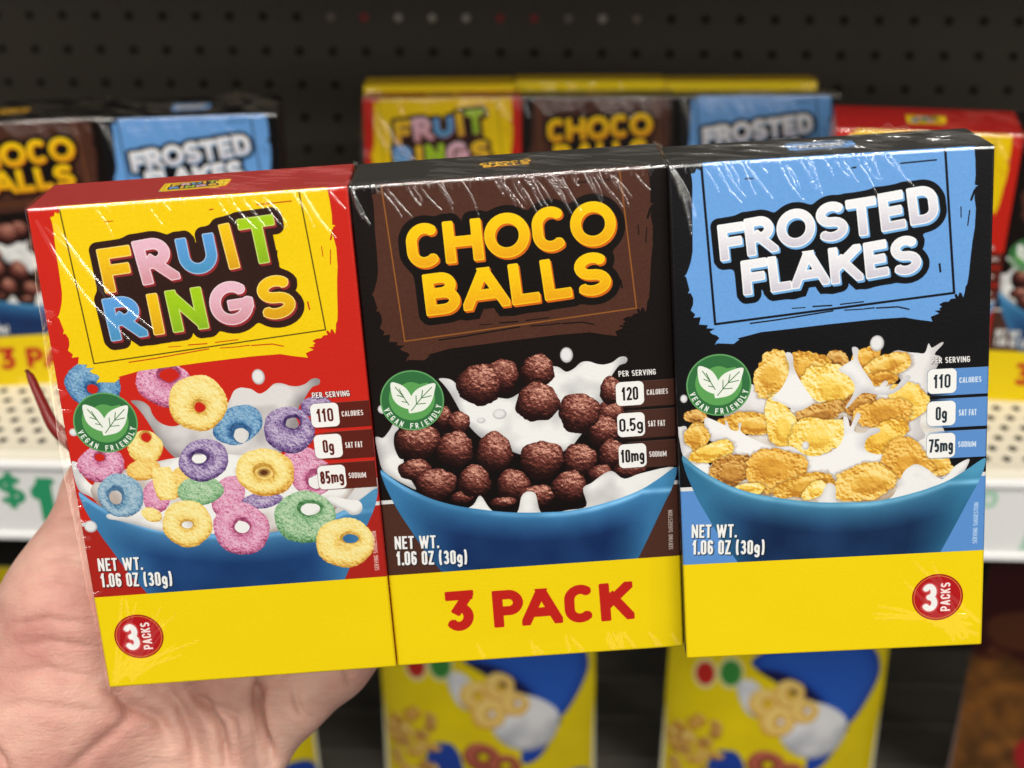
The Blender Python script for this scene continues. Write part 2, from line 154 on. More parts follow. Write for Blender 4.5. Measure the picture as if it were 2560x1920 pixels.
def arc(cx, cy, rx, ry, a0, a1, n=14):
    return [(cx+rx*math.cos(math.radians(a0+(a1-a0)*i/n)), cy+ry*math.sin(math.radians(a0+(a1-a0)*i/n))) for i in range(n+1)]
def glyph(ch, a):
    """strokes of one character in a unit box (y down); a = width / height of the box"""
    q = min(.5, .5*a); L = lambda *p: list(p)
    if ch in 'O0': return [arc(.5, q, .5, q, 180, 360)+arc(.5, 1-q, .5, q, 0, 180)+[(0, q)]]
    if ch == 'C':
        t = 44 if a > .6 else 8
        return [arc(.5, q, .5, q, -t, -180)+arc(.5, 1-q, .5, q, 180, t)] if a > .6 else [[(1, q+.1)]+arc(.5, q, .5, q, 0, -180)+arc(.5, 1-q, .5, q, 180, 0)+[(1, .9-q)]]
    if ch == 'G':
        t = 42 if a > .6 else 4
        return [arc(.5, q, .5, q, -t, -180)+arc(.5, 1-q, .5, q, 180, 20)+[(1, 1-q), (1, .56)], [(1, .56), (.55, .56)]]
    if ch == 'S': return [arc(.5, .255, .47, .255, -28, -270)+arc(.5, .755, .5, .245, -90, 152)]
    if ch == 'U': return [[(0, 0), (0, 1-q)]+arc(.5, 1-q, .5, q, 180, 0)+[(1, 0)]]
    if ch == 'I': return [[(.5, 0), (.5, 1)]]
    if ch == 'T': return [[(0, 0), (1, 0)], [(.5, 0), (.5, 1)]]
    if ch == 'L': return [[(0, 0), (0, 1)], [(0, 1), (1, 1)]]
    if ch == 'F': return [[(0, 0), (0, 1)], [(0, 0), (1, 0)], [(0, .5), (.82, .5)]]
    if ch == 'E': return [[(0, 0), (0, 1)], [(0, 0), (1, 0)], [(0, .5), (.85, .5)], [(0, 1), (1, 1)]]
    if ch == 'H': return [[(0, 0), (0, 1)], [(1, 0), (1, 1)], [(0, .5), (1, .5)]]
    if ch == 'N': return [[(0, 0), (0, 1)], [(1, 0), (1, 1)], [(0, 0), (1, 1)]]
    if ch == 'M': return [[(0, 0), (0, 1)], [(1, 0), (1, 1)], [(0, 0), (.5, .75)], [(.5, .75), (1, 0)]]
    if ch == 'W': return [[(0, 0), (.24, 1)], [(.24, 1), (.5, .1)], [(.5, .1), (.76, 1)], [(.76, 1), (1, 0)]]
    if ch == 'V': return [[(0, 0), (.5, 1)], [(.5, 1), (1, 0)]]
    if ch == 'A': return [[(.46, 0), (0, 1)], [(.54, 0), (1, 1)], [(.2, .7), (.8, .7)]]
    if ch == 'K': return [[(0, 0), (0, 1)], [(.08, .6), (.96, 0)], [(.4, .4), (1, 1)]]
    if ch == 'Y': return [[(0, 0), (.5, .5)], [(1, 0), (.5, .5)], [(.5, .48), (.5, 1)]]
    if ch == 'Z': return [[(0, 0), (1, 0)], [(1, 0), (0, 1)], [(0, 1), (1, 1)]]
    if ch == 'D': k = min(.5, a*.5); return [[(0, 0), (0, 1)], [(0, 0), (.45, 0)]+arc(.45, k, .55, k, -90, 0)+arc(.45, 1-k, .55, k, 0, 90)+[(0, 1)]]
    if ch == 'P': k = min(.3, a*.5); return [[(0, 0), (0, 1)], [(0, 0), (.5, 0)]+arc(.55, k, .45, k, -90, 0)+arc(.55, .58-k, .45, k, 0, 90)+[(0, .58)]]
    if ch == 'R': k = min(.28, a*.5); return [[(0, 0), (0, 1)], [(0, 0), (.45, 0)]+arc(.45, k, .42, k, -90, 0)+arc(.45, .56-k, .42, k, 0, 90)+[(0, .56)], [(.42, .56), (.95, 1)]]
    if ch == 'B': return [[(0, 0), (0, 1)], [(0, 0), (.5, 0)]+arc(.5, .235, .4, .235, -90, 90)+[(0, .47)], [(0, .47), (.55, .47)]+arc(.55, .735, .45, .265, -90, 90)+[(0, 1)]]
    if ch == '1': return [[(.62, 0), (.62, 1)], [(.62, .02), (.1, .2)]]
    if ch == '2': return [arc(.5, .27, .5, .27, 190, 395)+[(0, 1)], [(0, 1), (1, 1)]]
    if ch == '3' and a > .5: return [[(.02, 0), (.95, 0)], [(.95, .02), (.5, .4)], [(.42, .4), (.5, .4)]+arc(.5, .7, .5, .3, -90, 150)]
    if ch == '3': return [arc(.45, .25, .45, .24, 200, 450)+[(.35, .49)], [(.35, .49)]+arc(.48, .75, .52, .25, -90, 160)]
    if ch == '5': return [[(.95, 0), (.12, 0)], [(.12, 0), (.05, .48)], [(.05, .46)]+arc(.5, .7, .5, .3, -120, 150)]
    if ch == '6': return [[(.95, .22)]+arc(.5, q, .48, q, 0, -180)+[(.02, .7)], arc(.5, .72, .5, .28, 0, 360, 24)]
    if ch == '7': return [[(0, 0), (1, 0)], [(1, 0), (.35, 1)]]
    if ch == '8': return [arc(.5, .25, .45, .25, 0, 360, 24), arc(.5, .74, .5, .26, 0, 360, 24)]
    if ch == 'g': return [arc(.5, .62, .5, .27, 0, 360, 24), [(1, .36), (1, 1.05)]+arc(.5, 1.05, .5, .2, 0, 150)]
    if ch == 'm': return [[(0, .35), (0, 1)], [(0, .55)]+arc(.25, .55, .25, .19, 180, 360)+[(.5, 1)], [(.5, .55)]+arc(.75, .55, .25, .19, 180, 360)+[(1, 1)]]
    if ch == '(': return [arc(.9, .5, .9, .62, 255, 105)]
    if ch == ')': return [arc(.1, .5, .9, .62, -75, 75)]
    if ch == '.': return [[(.5, .96), (.5, 1.0)]]
    if ch == '$': return glyph('S', a)+[[(.5, -.15), (.5, 1.15)]]
    return []

def letter_sdf(X, Y, ch, o, ex, ey, hw, rnd):
    o, ex, ey = (np.array(v, float) for v in (o, ex, ey))
    wx, wy = np.hypot(*ex), np.hypot(*ey); du, dv = min(.5, hw/wx), min(.45, hw/wy)
    mp = lambda p: o+ex*(du+p[0]*(1-2*du))+ey*(dv+p[1]*(1-2*dv))
    d = np.full(X.shape, 1e3)
    for st in glyph(ch, max(wx-2*hw, .05)/(wy-2*hw)):
        p = [mp(q) for q in st]; n = len(p)
        if n == 2:
            slant = abs(st[0][0]-st[1][0]) > .05 and abs(st[0][1]-st[1][1]) > .05
            e = hw if not slant else hw*1.6
            d = np.minimum(d, rect(X, Y, p[0], p[1], hw, e, e, rnd)); continue
        for k in range(n-1):
            if k in (0, n-2) and np.hypot(*(p[k+1]-p[k])) > 1e-6:
                # butt cap on open curved strokes, square overshoot where the stroke starts on a stem
                stem = st[0][0] < .2 and ch in 'BDPR'
                e0 = hw*.9 if (k == 0 and stem) else 0.
                e1 = hw*.9 if (k == n-2 and stem) else 0.
                d = np.minimum(d, rect(X, Y, p[k], p[k+1], hw, e0, e1, rnd if (np.hypot(*(p[k+1]-p[k])) > 2*rnd) else .02))
                if k == 0 and n > 2: d = np.minimum(d, np.hypot(X-p[1][0], Y-p[1][1])-hw)
                if k == n-2: d = np.minimum(d, np.hypot(X-p[k][0], Y-p[k][1])-hw)
            else:
                d = np.minimum(d, seg(X, Y, p[k], p[k+1])-hw)
    if ch in 'gm().$Q': return d
    det = ex[0]*ey[1]-ex[1]*ey[0]                    # trimmed flush with the letter's own box
    s_ = ((X-o[0])*ey[1]-(Y-o[1])*ey[0])/det; t_ = ((Y-o[1])*ex[0]-(X-o[0])*ex[1])/det
    qx = np.abs(s_-.5)*wx-wx/2+rnd; qy = np.abs(t_-.5)*wy-wy/2+rnd
    if wx < 2*hw: qx = qx*0-9
    b = np.hypot(np.maximum(qx, 0), np.maximum(qy, 0))+np.minimum(np.maximum(qx, qy), 0)-rnd
    return np.maximum(d, b)

CW = {'I': 0, 'M': .68, 'W': .78, '1': .34, '.': 0, '(': .3, ')': .3, ' ': .28, 'm': .72, 'g': .46, 'V': .5, 'A': .5, 'N': .5, 'L': .4, 'F': .4, 'E': .4, 'T': .44}
def text(cv, s, box, wt, col, shadow=None, rnd=.03):
    """condensed lettering fitted into the parallelogram box = (top-left, top-right, bottom-left)"""
    a, b, c = (np.array(p, float) for p in box); ux = b-a; uy = c-a; h = np.hypot(*uy); hw = wt*h/2
    ws = [max(CW.get(ch, .46)*h, 2*hw) if ch != ' ' else .24*h for ch in s]; gap = hw*1.05
    tot = sum(ws)+gap*(len(s)-1); k = np.hypot(*ux)/tot; ux = ux/np.hypot(*ux)
    for ps in ((shadow, 1), (None, 0)):
        if ps[1] and shadow is None: continue
        x = 0
        for ch, w in zip(s, ws):
            w2 = w*k if ch not in 'I.' else w
            if ch != ' ':
                o = a+ux*x+(np.array([.18, .18])*(h/4) if ps[1] else 0)
                lo = np.min([o, o+ux*w2, o+uy, o+ux*w2+uy], 0)-.6*h; hi = np.max([o, o+ux*w2, o+uy, o+ux*w2+uy], 0)+.6*h
                wn = cv.win(*lo, *hi)
                if wn[2] > wn[0] and wn[3] > wn[1]:
                    X, Y = cv.grid(wn); d = letter_sdf(X, Y, ch, o, ux*w2, uy, hw, min(rnd, hw*.4))
                    if ps[1]: cv.put(np.clip(.5-(d-.12)/.3, 0, 1)*.7, shadow, wn)
                    else: cv.put(np.clip(.5-d*S, 0, 1), col, wn)
            x += (w+gap)*k

def title(cv, L, hw, out, cols, outline, ext, rim, fill):
    for q in fill: cv.poly(q, outline)
    lo = np.array([0., 0.]); hi = np.array([100., 62.]); wn = cv.win(*lo, *hi); X, Y = cv.grid(wn)
    ds = []
    for ch, ox, oy, ex, exy, eyx, ey in L:
        p = np.array([(ox, oy), (ox+ex+eyx, oy+exy+ey)]); w2 = cv.win(p[:, 0].min()-6, p[:, 1].min()-6, p[:, 0].max()+6, p[:, 1].max()+6)
        D = np.full(X.shape, 9.); sx, sy = w2[0]-wn[0], w2[1]-wn[1]
        X2, Y2 = cv.grid(w2); D[sy:sy+X2.shape[0], sx:sx+X2.shape[1]] = letter_sdf(X2, Y2, ch, (ox, oy), (ex, exy), (eyx, ey), hw, .55)
        ds.append(D)
    sh = lambda D, dx, dy: np.roll(np.roll(D, int(dy*S), 0), int(dx*S), 1)
    allD = np.min(ds, 0); allE = np.min([sh(allD, .5*t, .75*t) for t in (0, .35, .7, 1)], 0)
    full = -.7*np.log(np.sum([np.exp(-np.clip(np.minimum(D, sh(D, .5, .75)), -2, 12)/.7) for D in ds], 0)+1e-12)-out
    cv.put(np.clip(.5-full*S, 0, 1), outline, wn)
    cv.put(np.clip(.5-allE*S, 0, 1), ext, wn)
    for D, (c0, c1), (ch, ox, oy, ex, exy, eyx, ey) in zip(ds, cols, L):
        t = np.clip((Y-oy)/(ey+exy), 0, 1)[..., None]
        g = noise(X.shape[0], X.shape[1], 5, 2, 3)[..., None]*.04-.02
        col = c0*(1-t**1.5)+c1*t**1.5+g
        m = np.clip(.5-D*S, 0, 1)
        v = cv.a[wn[1]:wn[3], wn[0]:wn[2]]
        v += (rim(c0)-v)*m[..., None]
        m2 = np.clip(.5-(D+.32)*S/3, 0, 1); v += (col-v)*m2[..., None]
    return full < 0, wn

def shade_poly(cv, pts, base, dark, depth=3., smooth=4, clip=None, seed=1):
    """printed picture of poured milk: soft tone inside the outline"""
    m = cv.polymask(smooth_pts(pts, smooth))
    if clip is not None: m = m*clip
    b = boxblur(m, depth*S/2); g = np.roll(b, int(depth*S*.35), 0)
    n = noise(cv.h, cv.w, 55, 2, seed)
    n3 = noise(cv.h, cv.w, 130, 1, seed+7)
    t = np.clip((b-.5)*1.0+(b-g)*1.5+.42+(n-.5)*.8+(n3-.5)*.9, 0, 1)[..., None]
    col = dark*(1-t)+base*t
    v = cv.a; v += (col-v)*m[..., None]

def ball(cv, x, y, rx, ry, seed):
    w = cv.win(x-rx-1, y-ry-1, x+rx+1, y+ry+1); X, Y = cv.grid(w)
    h, wd = X.shape; n = noise(h, wd, 9, 3, seed); n2 = noise(h, wd, 18, 2, seed+50)
    ang = np.arctan2(Y-y, X-x); rr = 1+.05*np.sin(3*ang+seed)+.03*np.sin(7*ang+seed*2)+(n-.5)*.08
    u, v = (X-x)/(rx*rr), (Y-y)/(ry*rr); r = np.hypot(u, v); z = np.sqrt(np.clip(1-r*r, 0, 1))
    gy, gx = np.gradient(n+.5*n2); 
    nx, ny = u-gx*5.5, v-gy*5.5
    l = np.clip(.62*z-.5*ny+.18*nx, 0, 1.2)
    n4 = noise(h, wd, 2.6, 2, seed+70); t = np.clip(l**1.35*1.0*(.25+.75*n+.75*n4), 0, 1)[..., None]
    col = np.where(t < .45, rgb(30, 13, 12)+(rgb(108, 52, 44)-rgb(30, 13, 12))*(t/.45), rgb(108, 52, 44)+(rgb(232, 172, 150)-rgb(108, 52, 44))*((t-.45)/.55))
    cv.put(np.clip(.5-(r-1)*min(rx, ry)*S*.6, 0, 1), col, w)

RC = {'r': ((214, 120, 96), (140, 58, 42), (60, 22, 18)), 'p': ((205, 190, 218), (120, 92, 150), (60, 40, 90)), 'b': ((150, 190, 220), (80, 135, 185), (35, 75, 125)), 'c': ((180, 205, 220), (120, 165, 195), (60, 100, 140)), 'k': ((240, 190, 215), (215, 125, 165), (140, 50, 90)), 'y': ((252, 240, 170), (245, 212, 115), (200, 140, 50)), 'o': ((250, 225, 140), (238, 188, 90), (180, 110, 35)), 'g': ((195, 220, 185), (130, 180, 130), (55, 110, 60))}
def ring(cv, x, y, rx, ry, rot, c, hx, hy, hrx, hry, seed):
    w = cv.win(x-rx-2, y-rx-2, x+rx+2, y+rx+2); X, Y = cv.grid(w); h, wd = X.shape
    ca, sa = math.cos(math.radians(rot)), math.sin(math.radians(rot))
    n = noise(h, wd, 8, 3, seed); n2 = noise(h, wd, 22, 2, seed+9)
    U = ((X-x)*ca+(Y-y)*sa); V = (-(X-x)*sa+(Y-y)*ca); ang = np.arctan2(V/ry, U/rx)
    wob = 1+.02*np.sin(2*ang+seed)+.018*np.sin(5*ang+seed*3)+(n-.5)*.05
    r = np.hypot(U/rx, V/ry)/wob
    d = (r-1)*min(rx, ry)
    hi, mid, lo = (rgb(*k) for k in RC[c])
    hasH = hrx > 0
    if hasH:
        rh = np.hypot((X-x-hx)/hrx, (Y-y-hy)/hry)/(1+(n2-.5)*.35); tub = np.clip((rh-1)*min(hrx, hry), 0, None)/(np.clip((rh-1)*min(hrx, hry), 0, None)+np.clip(-d, 0.001, None))
        prof = np.sin(np.clip(tub, 0, 1)*np.pi)
    else:
        rh = np.full_like(r, 9.); prof = np.sqrt(np.clip(1-r*r, 0, 1))
    gy, gx = np.gradient(n*1.3+n2)
    ny = (Y-y)/ry*np.where(prof < .9, 1-prof, .1); 
    l = .36+.5*prof-.42*ny-gy*2.2+gx*1.4+(n-.5)*.35
    t = np.clip(l, 0, 1)[..., None]
    col = np.where(t < .5, lo+(mid-lo)*(t/.5), mid+(hi-mid)*((t-.5)/.5))
    if c in 'bcpgk':                       # frosted speckle
        sp = (noise(h, wd, 3.2, 2, seed+3) > .6)[..., None]; col = np.where(sp, col*.5+.5*hi*.85+.04, col)
        sp = (noise(h, wd, 4, 2, seed+5) > .7)[..., None]; col = np.where(sp, col*.55+lo*.45, col)
    m = np.clip(.5-d*S*.6, 0, 1)
    if hasH:
        # inside wall of the hole, then the real opening
        inner = np.hypot((X-x-hx*1.1)/(hrx*.78), (Y-y-hy*1.05-hry*.22)/(hry*.72))/(1+(n2-.5)*.4)
        wall = np.clip(.5-(rh-1)*min(hrx, hry)*S*.4, 0, 1)[..., None]
        col = col*(1-wall)+(lo*.6+mid*.35+(n[..., None]-.5)*.25)*wall
        m = m*np.clip(.5+(inner-1)*min(hrx, hry)*S*.5, 0, 1)
    cv.put(m, np.clip(col, 0, 1), w)

FC = [((70, 35, 20), (110, 55, 25), (150, 85, 40)), ((130, 75, 25), (198, 135, 52), (236, 192, 110)), ((176, 108, 28), (226, 162, 52), (250, 208, 110)), ((190, 122, 30), (238, 184, 70), (253, 226, 142)), ((202, 132, 30), (246, 196, 68), (255, 230, 136)), ((214, 150, 36), (250, 212, 88), (255, 242, 176))]
def flake(cv, x, y, rx, ry, rot, tone, seed):
    R = max(rx, ry)
    w = cv.win(x-R-2, y-R-2, x+R+2, y+R+2); X, Y = cv.grid(w); h, wd = X.shape
    if h < 3 or wd < 3: return
    ca, sa = math.cos(math.radians(rot)), math.sin(math.radians(rot))
    n = noise(h, wd, 13, 2, seed); n2 = noise(h, wd, 46, 2, seed+9)
    U = ((X-x)*ca+(Y-y)*sa)/rx; V = (-(X-x)*sa+(Y-y)*ca)/ry; ang = np.arctan2(V, U)
    r = np.hypot(U, V)/(1+.10*np.sin(2*ang+seed*1.7)+.07*np.sin(3*ang+seed)+.02*np.sin(15*ang+seed)+(n-.5)*.16+(n2-.5)*.25)
    lo, mid, hi = (rgb(*k)*.93+.07*rgb(255, 246, 214) for k in FC[tone])
    cx_, cy_ = .18*math.cos(seed), .18*math.sin(seed*1.3); rc = np.hypot(U-cx_, V-cy_)
    cup = np.clip((rc-.30)/.45, 0, 1); cup = cup*cup*(3-2*cup)       # smooth dish, bubbled rim
    bub = noise(h, wd, 8, 2, seed+4); hgt = bub*(.25+.75*cup)*1.0+n2*.9+cup*.5
    gy, gx = np.gradient(boxblur(hgt, 1))
    l = .46+(n2-.5)*.5-gy*6.5+gx*3.5+.2*cup*(1 if seed % 3 else -.4)+(bub-.5)*.35*cup
    l -= np.clip((r-.9)/.1, 0, 1)*.15
    t = np.clip(l, 0, 1)[..., None]
    col = np.where(t < .5, lo+(mid-lo)*(t/.5), mid+(hi-mid)*((t-.5)/.5))
    d = (r-1)*min(rx, ry)
    cv.put(np.clip(.55-(d-.25)/.9, 0, 1)*.35, rgb(60, 30, 10), w)
    cv.put(np.clip(.5-d*S*.6, 0, 1), np.clip(col, 0, 1), w)

def badge(cv):
    x, y, r = BADGE; W_ = rgb(240, 244, 236)
    cv.ellipse(x, y, r, r*1.0, rgb(104, 168, 104)); cv.ellipse(x, y, r*.955, r*.955, rgb(52, 112, 64))
    w = cv.win(x-r, y-r, x+r, y+r); X, Y = cv.grid(w)
    d = np.hypot(X-x, Y-y+r*.06)-r*.72; m = np.clip(.5-d*S, 0, 1)*np.clip((Y-(y-r*.5+np.abs(X-x)*-.12))*S, 0, 1)
    cv.put(m, rgb(94, 164, 88), w); cv.ellipse(x-.1, y-r*.17, r*.44, r*.44, rgb(94, 164, 88))
    for p in LEAF: cv.poly(p, W_, 5)
    for p in VEIN: cv.line(p, .26, rgb(60, 110, 55))
    s = 'VEGAN FRIENDLY'; n = len(s); rt = r*.85; th = r*.185
    for i, ch in enumerate(s):
        if ch == ' ': continue
        a = math.radians(168-(i+.5)*(156/n)); u = np.array([math.sin(a), -math.cos(a)]); o = np.array([math.cos(a), math.sin(a)])
        wd = .86 if ch != 'I' else .36; c = np.array([x, y])+o*(rt)
        tl = c-o*th/2*1.0-u*wd*.62; wn = cv.win(*(c-3), *(c+3)); X, Y = cv.grid(wn)
        d = letter_sdf(X, Y, ch, tl, u*wd*1.24, o*th, .175, .03); cv.put(np.clip(.5-d*S, 0, 1), W_, wn)

def face(kind):
    bg, band2, patch, strip = {1: (rgb(205, 38, 26), rgb(172, 36, 28), rgb(246, 208, 14), rgb(92, 32, 22)), 2: (rgb(22, 15, 13), rgb(78, 46, 36), rgb(80, 47, 36), rgb(76, 45, 36)), 3: (rgb(16, 15, 18), rgb(92, 146, 212), rgb(108, 164, 228), rgb(96, 148, 214))}[kind]
    cv = Canvas(100, 170, bg); W_ = rgb(246, 246, 244)
    cv.a[1085:] = band2; cv.a[1072:1086] = rgb(225, 225, 225)
    # bowl picture
    bm = cv.polymask(smooth_pts(BOWL, 4)); X, Y = cv.grid((0, 0, cv.w, cv.h))
    rim = smooth_pts(RIM, 3)[:-8]; rx_, ry_ = rim[:, 0], rim[:, 1]; o = np.argsort(rx_); ry_at = np.interp(X[0], rx_[o], ry_[o])
    dr = Y-ry_at[None]; sid = np.abs(X-50)/(47-(Y-100)*.28)
    t = np.clip(dr/11, 0, 1)[..., None]**.85
    top, body, edge = ((rgb(84, 150, 196), rgb(28, 64, 116), rgb(66, 132, 180)), (rgb(70, 142, 192), rgb(25, 56, 106), rgb(58, 124, 172)), (rgb(76, 148, 184), rgb(24, 52, 92), rgb(50, 116, 154)))[kind-1]
    n = noise(cv.h, cv.w, 160, 3, 30+kind)
    col = top*(1-t)+body*t
    e = np.clip((sid-.62)/.36, 0, 1)[..., None]**1.2*np.clip(dr/6+.5, 0, 1)[..., None]; col = col*(1-e*.85)+edge*e*.85
    col = col+((n-.5)*.16)[..., None]*np.array([.5, .8, 1.])
    hl = np.exp(-((dr-1.0)/.9)**2)[..., None]*.28*np.clip(n*1.6-.2, 0, 1)[..., None]; col = col+hl
    def bowl():
        v = cv.a; v += (np.clip(col, 0, 1)-v)*bm[..., None]
    bowl()
    low = lambda P: [(x, y+3 if y > np.interp(x, rx_[o], ry_[o])-4.5 and y > 92 else y) for x, y in P]
    milk, md = rgb(242, 242, 240), rgb(184, 182, 184)
    if kind == 1:
        back = [r for r in RINGS[:6]]; front = RINGS[6:]
        shade_poly(cv, [(88, 101), (99, 98), (99, 104), (92, 108), (80, 112), (82, 106)], rgb(222, 220, 220), md, 3)
        for i, p in enumerate(MILK2[:1]): shade_poly(cv, p, rgb(226, 223, 222), rgb(150, 144, 146), 5, seed=4)
        shade_poly(cv, MILK1[2], milk, md, 3, seed=5)
        # dark inside of the bowl
        cv.poly([(7, 93), (40, 86), (72, 90), (84, 96), (92, 102), (72, 116), (38, 118), (12, 106)], rgb(208, 200, 196), 5); shade_poly(cv, [(7, 93), (40, 86), (72, 90), (84, 96), (92, 102), (72, 116), (38, 118), (12, 106)], milk, rgb(150, 128, 118), 5, seed=9); bowl()
        for i, r in enumerate(back): ring(cv, *r, seed=11+i)
        for i, r in enumerate(front[:-9]): ring(cv, *r, seed=31+i)
        for i, p in enumerate(MILK1[:2]): shade_poly(cv, p, milk, md, 2.4, seed=6+i)
        for i, r in enumerate(front[-9:]):
            ring(cv, *r, seed=61+i)
            if r[5] == 'y' and r[8] > 2.5 and r[4] == 0: cv.ellipse(r[0], r[1]+.3, 1.7, 1.2, rgb(96, 52, 22), .6)
    if kind == 2:
        shade_poly(cv, MILK2[0], milk, rgb(172, 172, 176), 5, seed=14); shade_poly(cv, MILK2[1], milk, md, 3, seed=15)
        cv.poly([(10, 89), (40, 84), (75, 90), (93, 100), (80, 112), (60, 117), (30, 115), (16, 106)], rgb(16, 10, 9), 5)
        shade_poly(cv, [p for p in MILK2[0] if p[1] > 76 or p[0] > 45], milk, rgb(172, 172, 176), 5, seed=14)
        for i, b in enumerate(BALLS[:18]): ball(cv, *b, seed=100+i)
        for i, b in enumerate(BALLS[18:]): ball(cv, *b, seed=130+i)
        ball(cv, *BALLS[-6], seed=150)
        shade_poly(cv, low(MILK2[2]), milk, md, 3, seed=16); bowl()
    if kind == 3:
        for i, p in enumerate(MILK3): shade_poly(cv, p, rgb(236, 234, 234), rgb(190, 186, 186), 5, seed=24+i)
        cv.poly([(12, 98), (40, 80), (66, 74), (84, 88), (86, 108), (60, 116), (30, 113), (14, 104)], rgb(226, 222, 216), 5); shade_poly(cv, [(12, 98), (40, 80), (66, 74), (84, 88), (86, 108), (60, 116), (30, 113), (14, 104)], milk, rgb(176, 150, 120), 5, seed=8)
        shade_poly(cv, MILK3[0], rgb(236, 234, 234), rgb(190, 186, 186), 5, seed=24)
        for i, f in enumerate(FLAKES[:18]): flake(cv, *f, seed=200+i)
        for i, p in enumerate(MILK3B[:4]): shade_poly(cv, p, rgb(245, 244, 243), rgb(204, 202, 206), 3.4, seed=26+i)
        for i, f in enumerate(FLAKES[17:]): flake(cv, *f, seed=230+i)
        shade_poly(cv, low(MILK3B[4]), rgb(242, 241, 240), md, 3, seed=36); bowl()
    for i, d in enumerate({1: DROP[:1]+DROP1, 2: DROP, 3: DROP3}[kind]):
        cv.ellipse(*d[:4], rgb(176, 174, 178), .15); cv.ellipse(d[0]-.12, d[1]-.15, d[2]*.85, d[3]*.85, rgb(234, 234, 234), .4)
    # brushed title panel
    pm = cv.polymask(PATCH)
    if kind == 1:      # keep it in front of the rings
        pass
    gn = noise(cv.h, cv.w, 6, 2, 5)-.5
    cv.put(pm, patch+gn[..., None]*.03)
    lw, lc = {1: (.42, rgb(92, 74, 14)), 2: (.42, rgb(150, 92, 40)), 3: (.75, rgb(14, 16, 24))}[kind]
    cv.line(FRAME, lw, lc)
    for d in DASH: cv.line(d[:-1], d[-1]*(1. if kind > 1 else .75), bg if kind != 1 else rgb(190, 50, 20))
    yl = (rgb(246, 200, 22), rgb(220, 160, 26)); pk = (rgb(236, 190, 208), rgb(214, 150, 160)); bl = (rgb(94, 160, 226), rgb(78, 150, 196)); gr = (rgb(166, 208, 26), rgb(140, 184, 36))
    if kind == 1: tm = title(cv, TITLE1, 1.85, 2.2, [yl, pk, bl, yl, gr, bl, yl, gr, pk, yl], rgb(50, 28, 22), rgb(150, 44, 48), lambda c: c*.55+.45, [[(24, 21), (76, 19), (74, 33), (24, 35)], [(61, 13), (68, 12), (69, 22), (61, 22)], [(26, 19), (60, 13), (60, 24), (26, 26)]])
    if kind == 2: tm = title(cv, TITLE2, 1.72, 2.45, [(rgb(252, 206, 14), rgb(238, 168, 22))]*10, rgb(20, 15, 13), rgb(216, 106, 22), lambda c: np.clip(c*.8+.2*rgb(255, 230, 110), 0, 1), [[(22, 22), (80, 20), (78, 38), (22, 40)], [(19, 19), (80, 15), (80, 24), (19, 26)]])
    if kind == 3: tm = title(cv, TITLE3, 1.5, 2.05, [(rgb(244, 244, 248), rgb(208, 204, 218))]*13, rgb(14, 14, 18), rgb(120, 178, 232), lambda c: rgb(255, 255, 255), [[(24, 24), (78, 20), (76, 34), (24, 38)], [(17, 24), (81, 15), (81, 22), (18, 30)]])
    # nutrition strips
    tcol = {1: rgb(92, 30, 24), 2: rgb(28, 22, 20), 3: rgb(36, 48, 58)}[kind]
    for p in STRIP:
        m = cv.polymask([(p[0][0]-2, p[0][1]), (p[1][0]+.6, p[0][1]), (p[2][0]+.6, p[2][1]), (p[3][0]-2, p[2][1])])
        f = np.clip((X-80)/8, 0, 1); cv.put(m*f*.98, strip)
        cv.line([(84, p[0][1]), (99.7, p[0][1])], .2, strip*.75+.2, .6)
    for p, nu, key in zip(PILL, {1: ('110', '0g', '85mg'), 2: ('120', '0.5g', '10mg'), 3: ('110', '0g', '75mg')}[kind], ('n1', 'n2', 'n3')):
        q = np.array(p); x0, y0, x1, y1 = q[:, 0].min()+.1, q[:, 1].min()+.1, q[:, 0].max()-.1, q[:, 1].max()-.1
        wn = cv.win(x0-1, y0-1, x1+1, y1+1); X2, Y2 = cv.grid(wn); r = 1.7
        dx = np.abs(X2-(x0+x1)/2)-(x1-x0)/2+r; dy = np.abs(Y2-(y0+y1)/2)-(y1-y0)/2+r
        d = np.hypot(np.maximum(dx, 0), np.maximum(dy, 0))+np.minimum(np.maximum(dx, dy), 0)-r
        cv.put(np.clip(.5-(d-.12)*S, 0, 1)*.6, strip*.6, wn); cv.put(np.clip(.5-d*S, 0, 1), W_, wn)
        h = 4.6; cw = {2: 3.6, 3: 5.4, 4: 7.8}[len(nu)]; cxm, cym = (x0+x1)/2, (y0+y1)/2
        text(cv, nu, [(cxm-cw/2, cym-h/2), (cxm+cw/2, cym-h/2), (cxm-cw/2, cym+h/2)], .145, tcol)
    sh = rgb(20, 14, 14) if kind != 2 else None
    text(cv, 'PER SERVING', TX['per'], .17, W_, shadow=sh)
    for k, s in (('cal', 'CALORIES'), ('sat', 'SAT FAT'), ('sod', 'SODIUM')): text(cv, s, TX[k], .17, rgb(236, 232, 230) if kind < 3 else rgb(214, 228, 246))
    text(cv, 'NET WT.', TX['net'], .155, W_, shadow=sh if kind != 2 else rgb(20, 30, 50)); text(cv, '1.06 OZ (30g)', TX['oz'], .155, W_, shadow=sh if kind != 2 else rgb(20, 30, 50))
    text(cv, 'SERVING SUGGESTION', TX['serv'], .16, {1: rgb(225, 190, 180), 2: rgb(205, 190, 182), 3: rgb(190, 215, 245)}[kind])
    badge(cv)
    # yellow base band
    cv.a[1350:] = rgb(246, 215, 12)
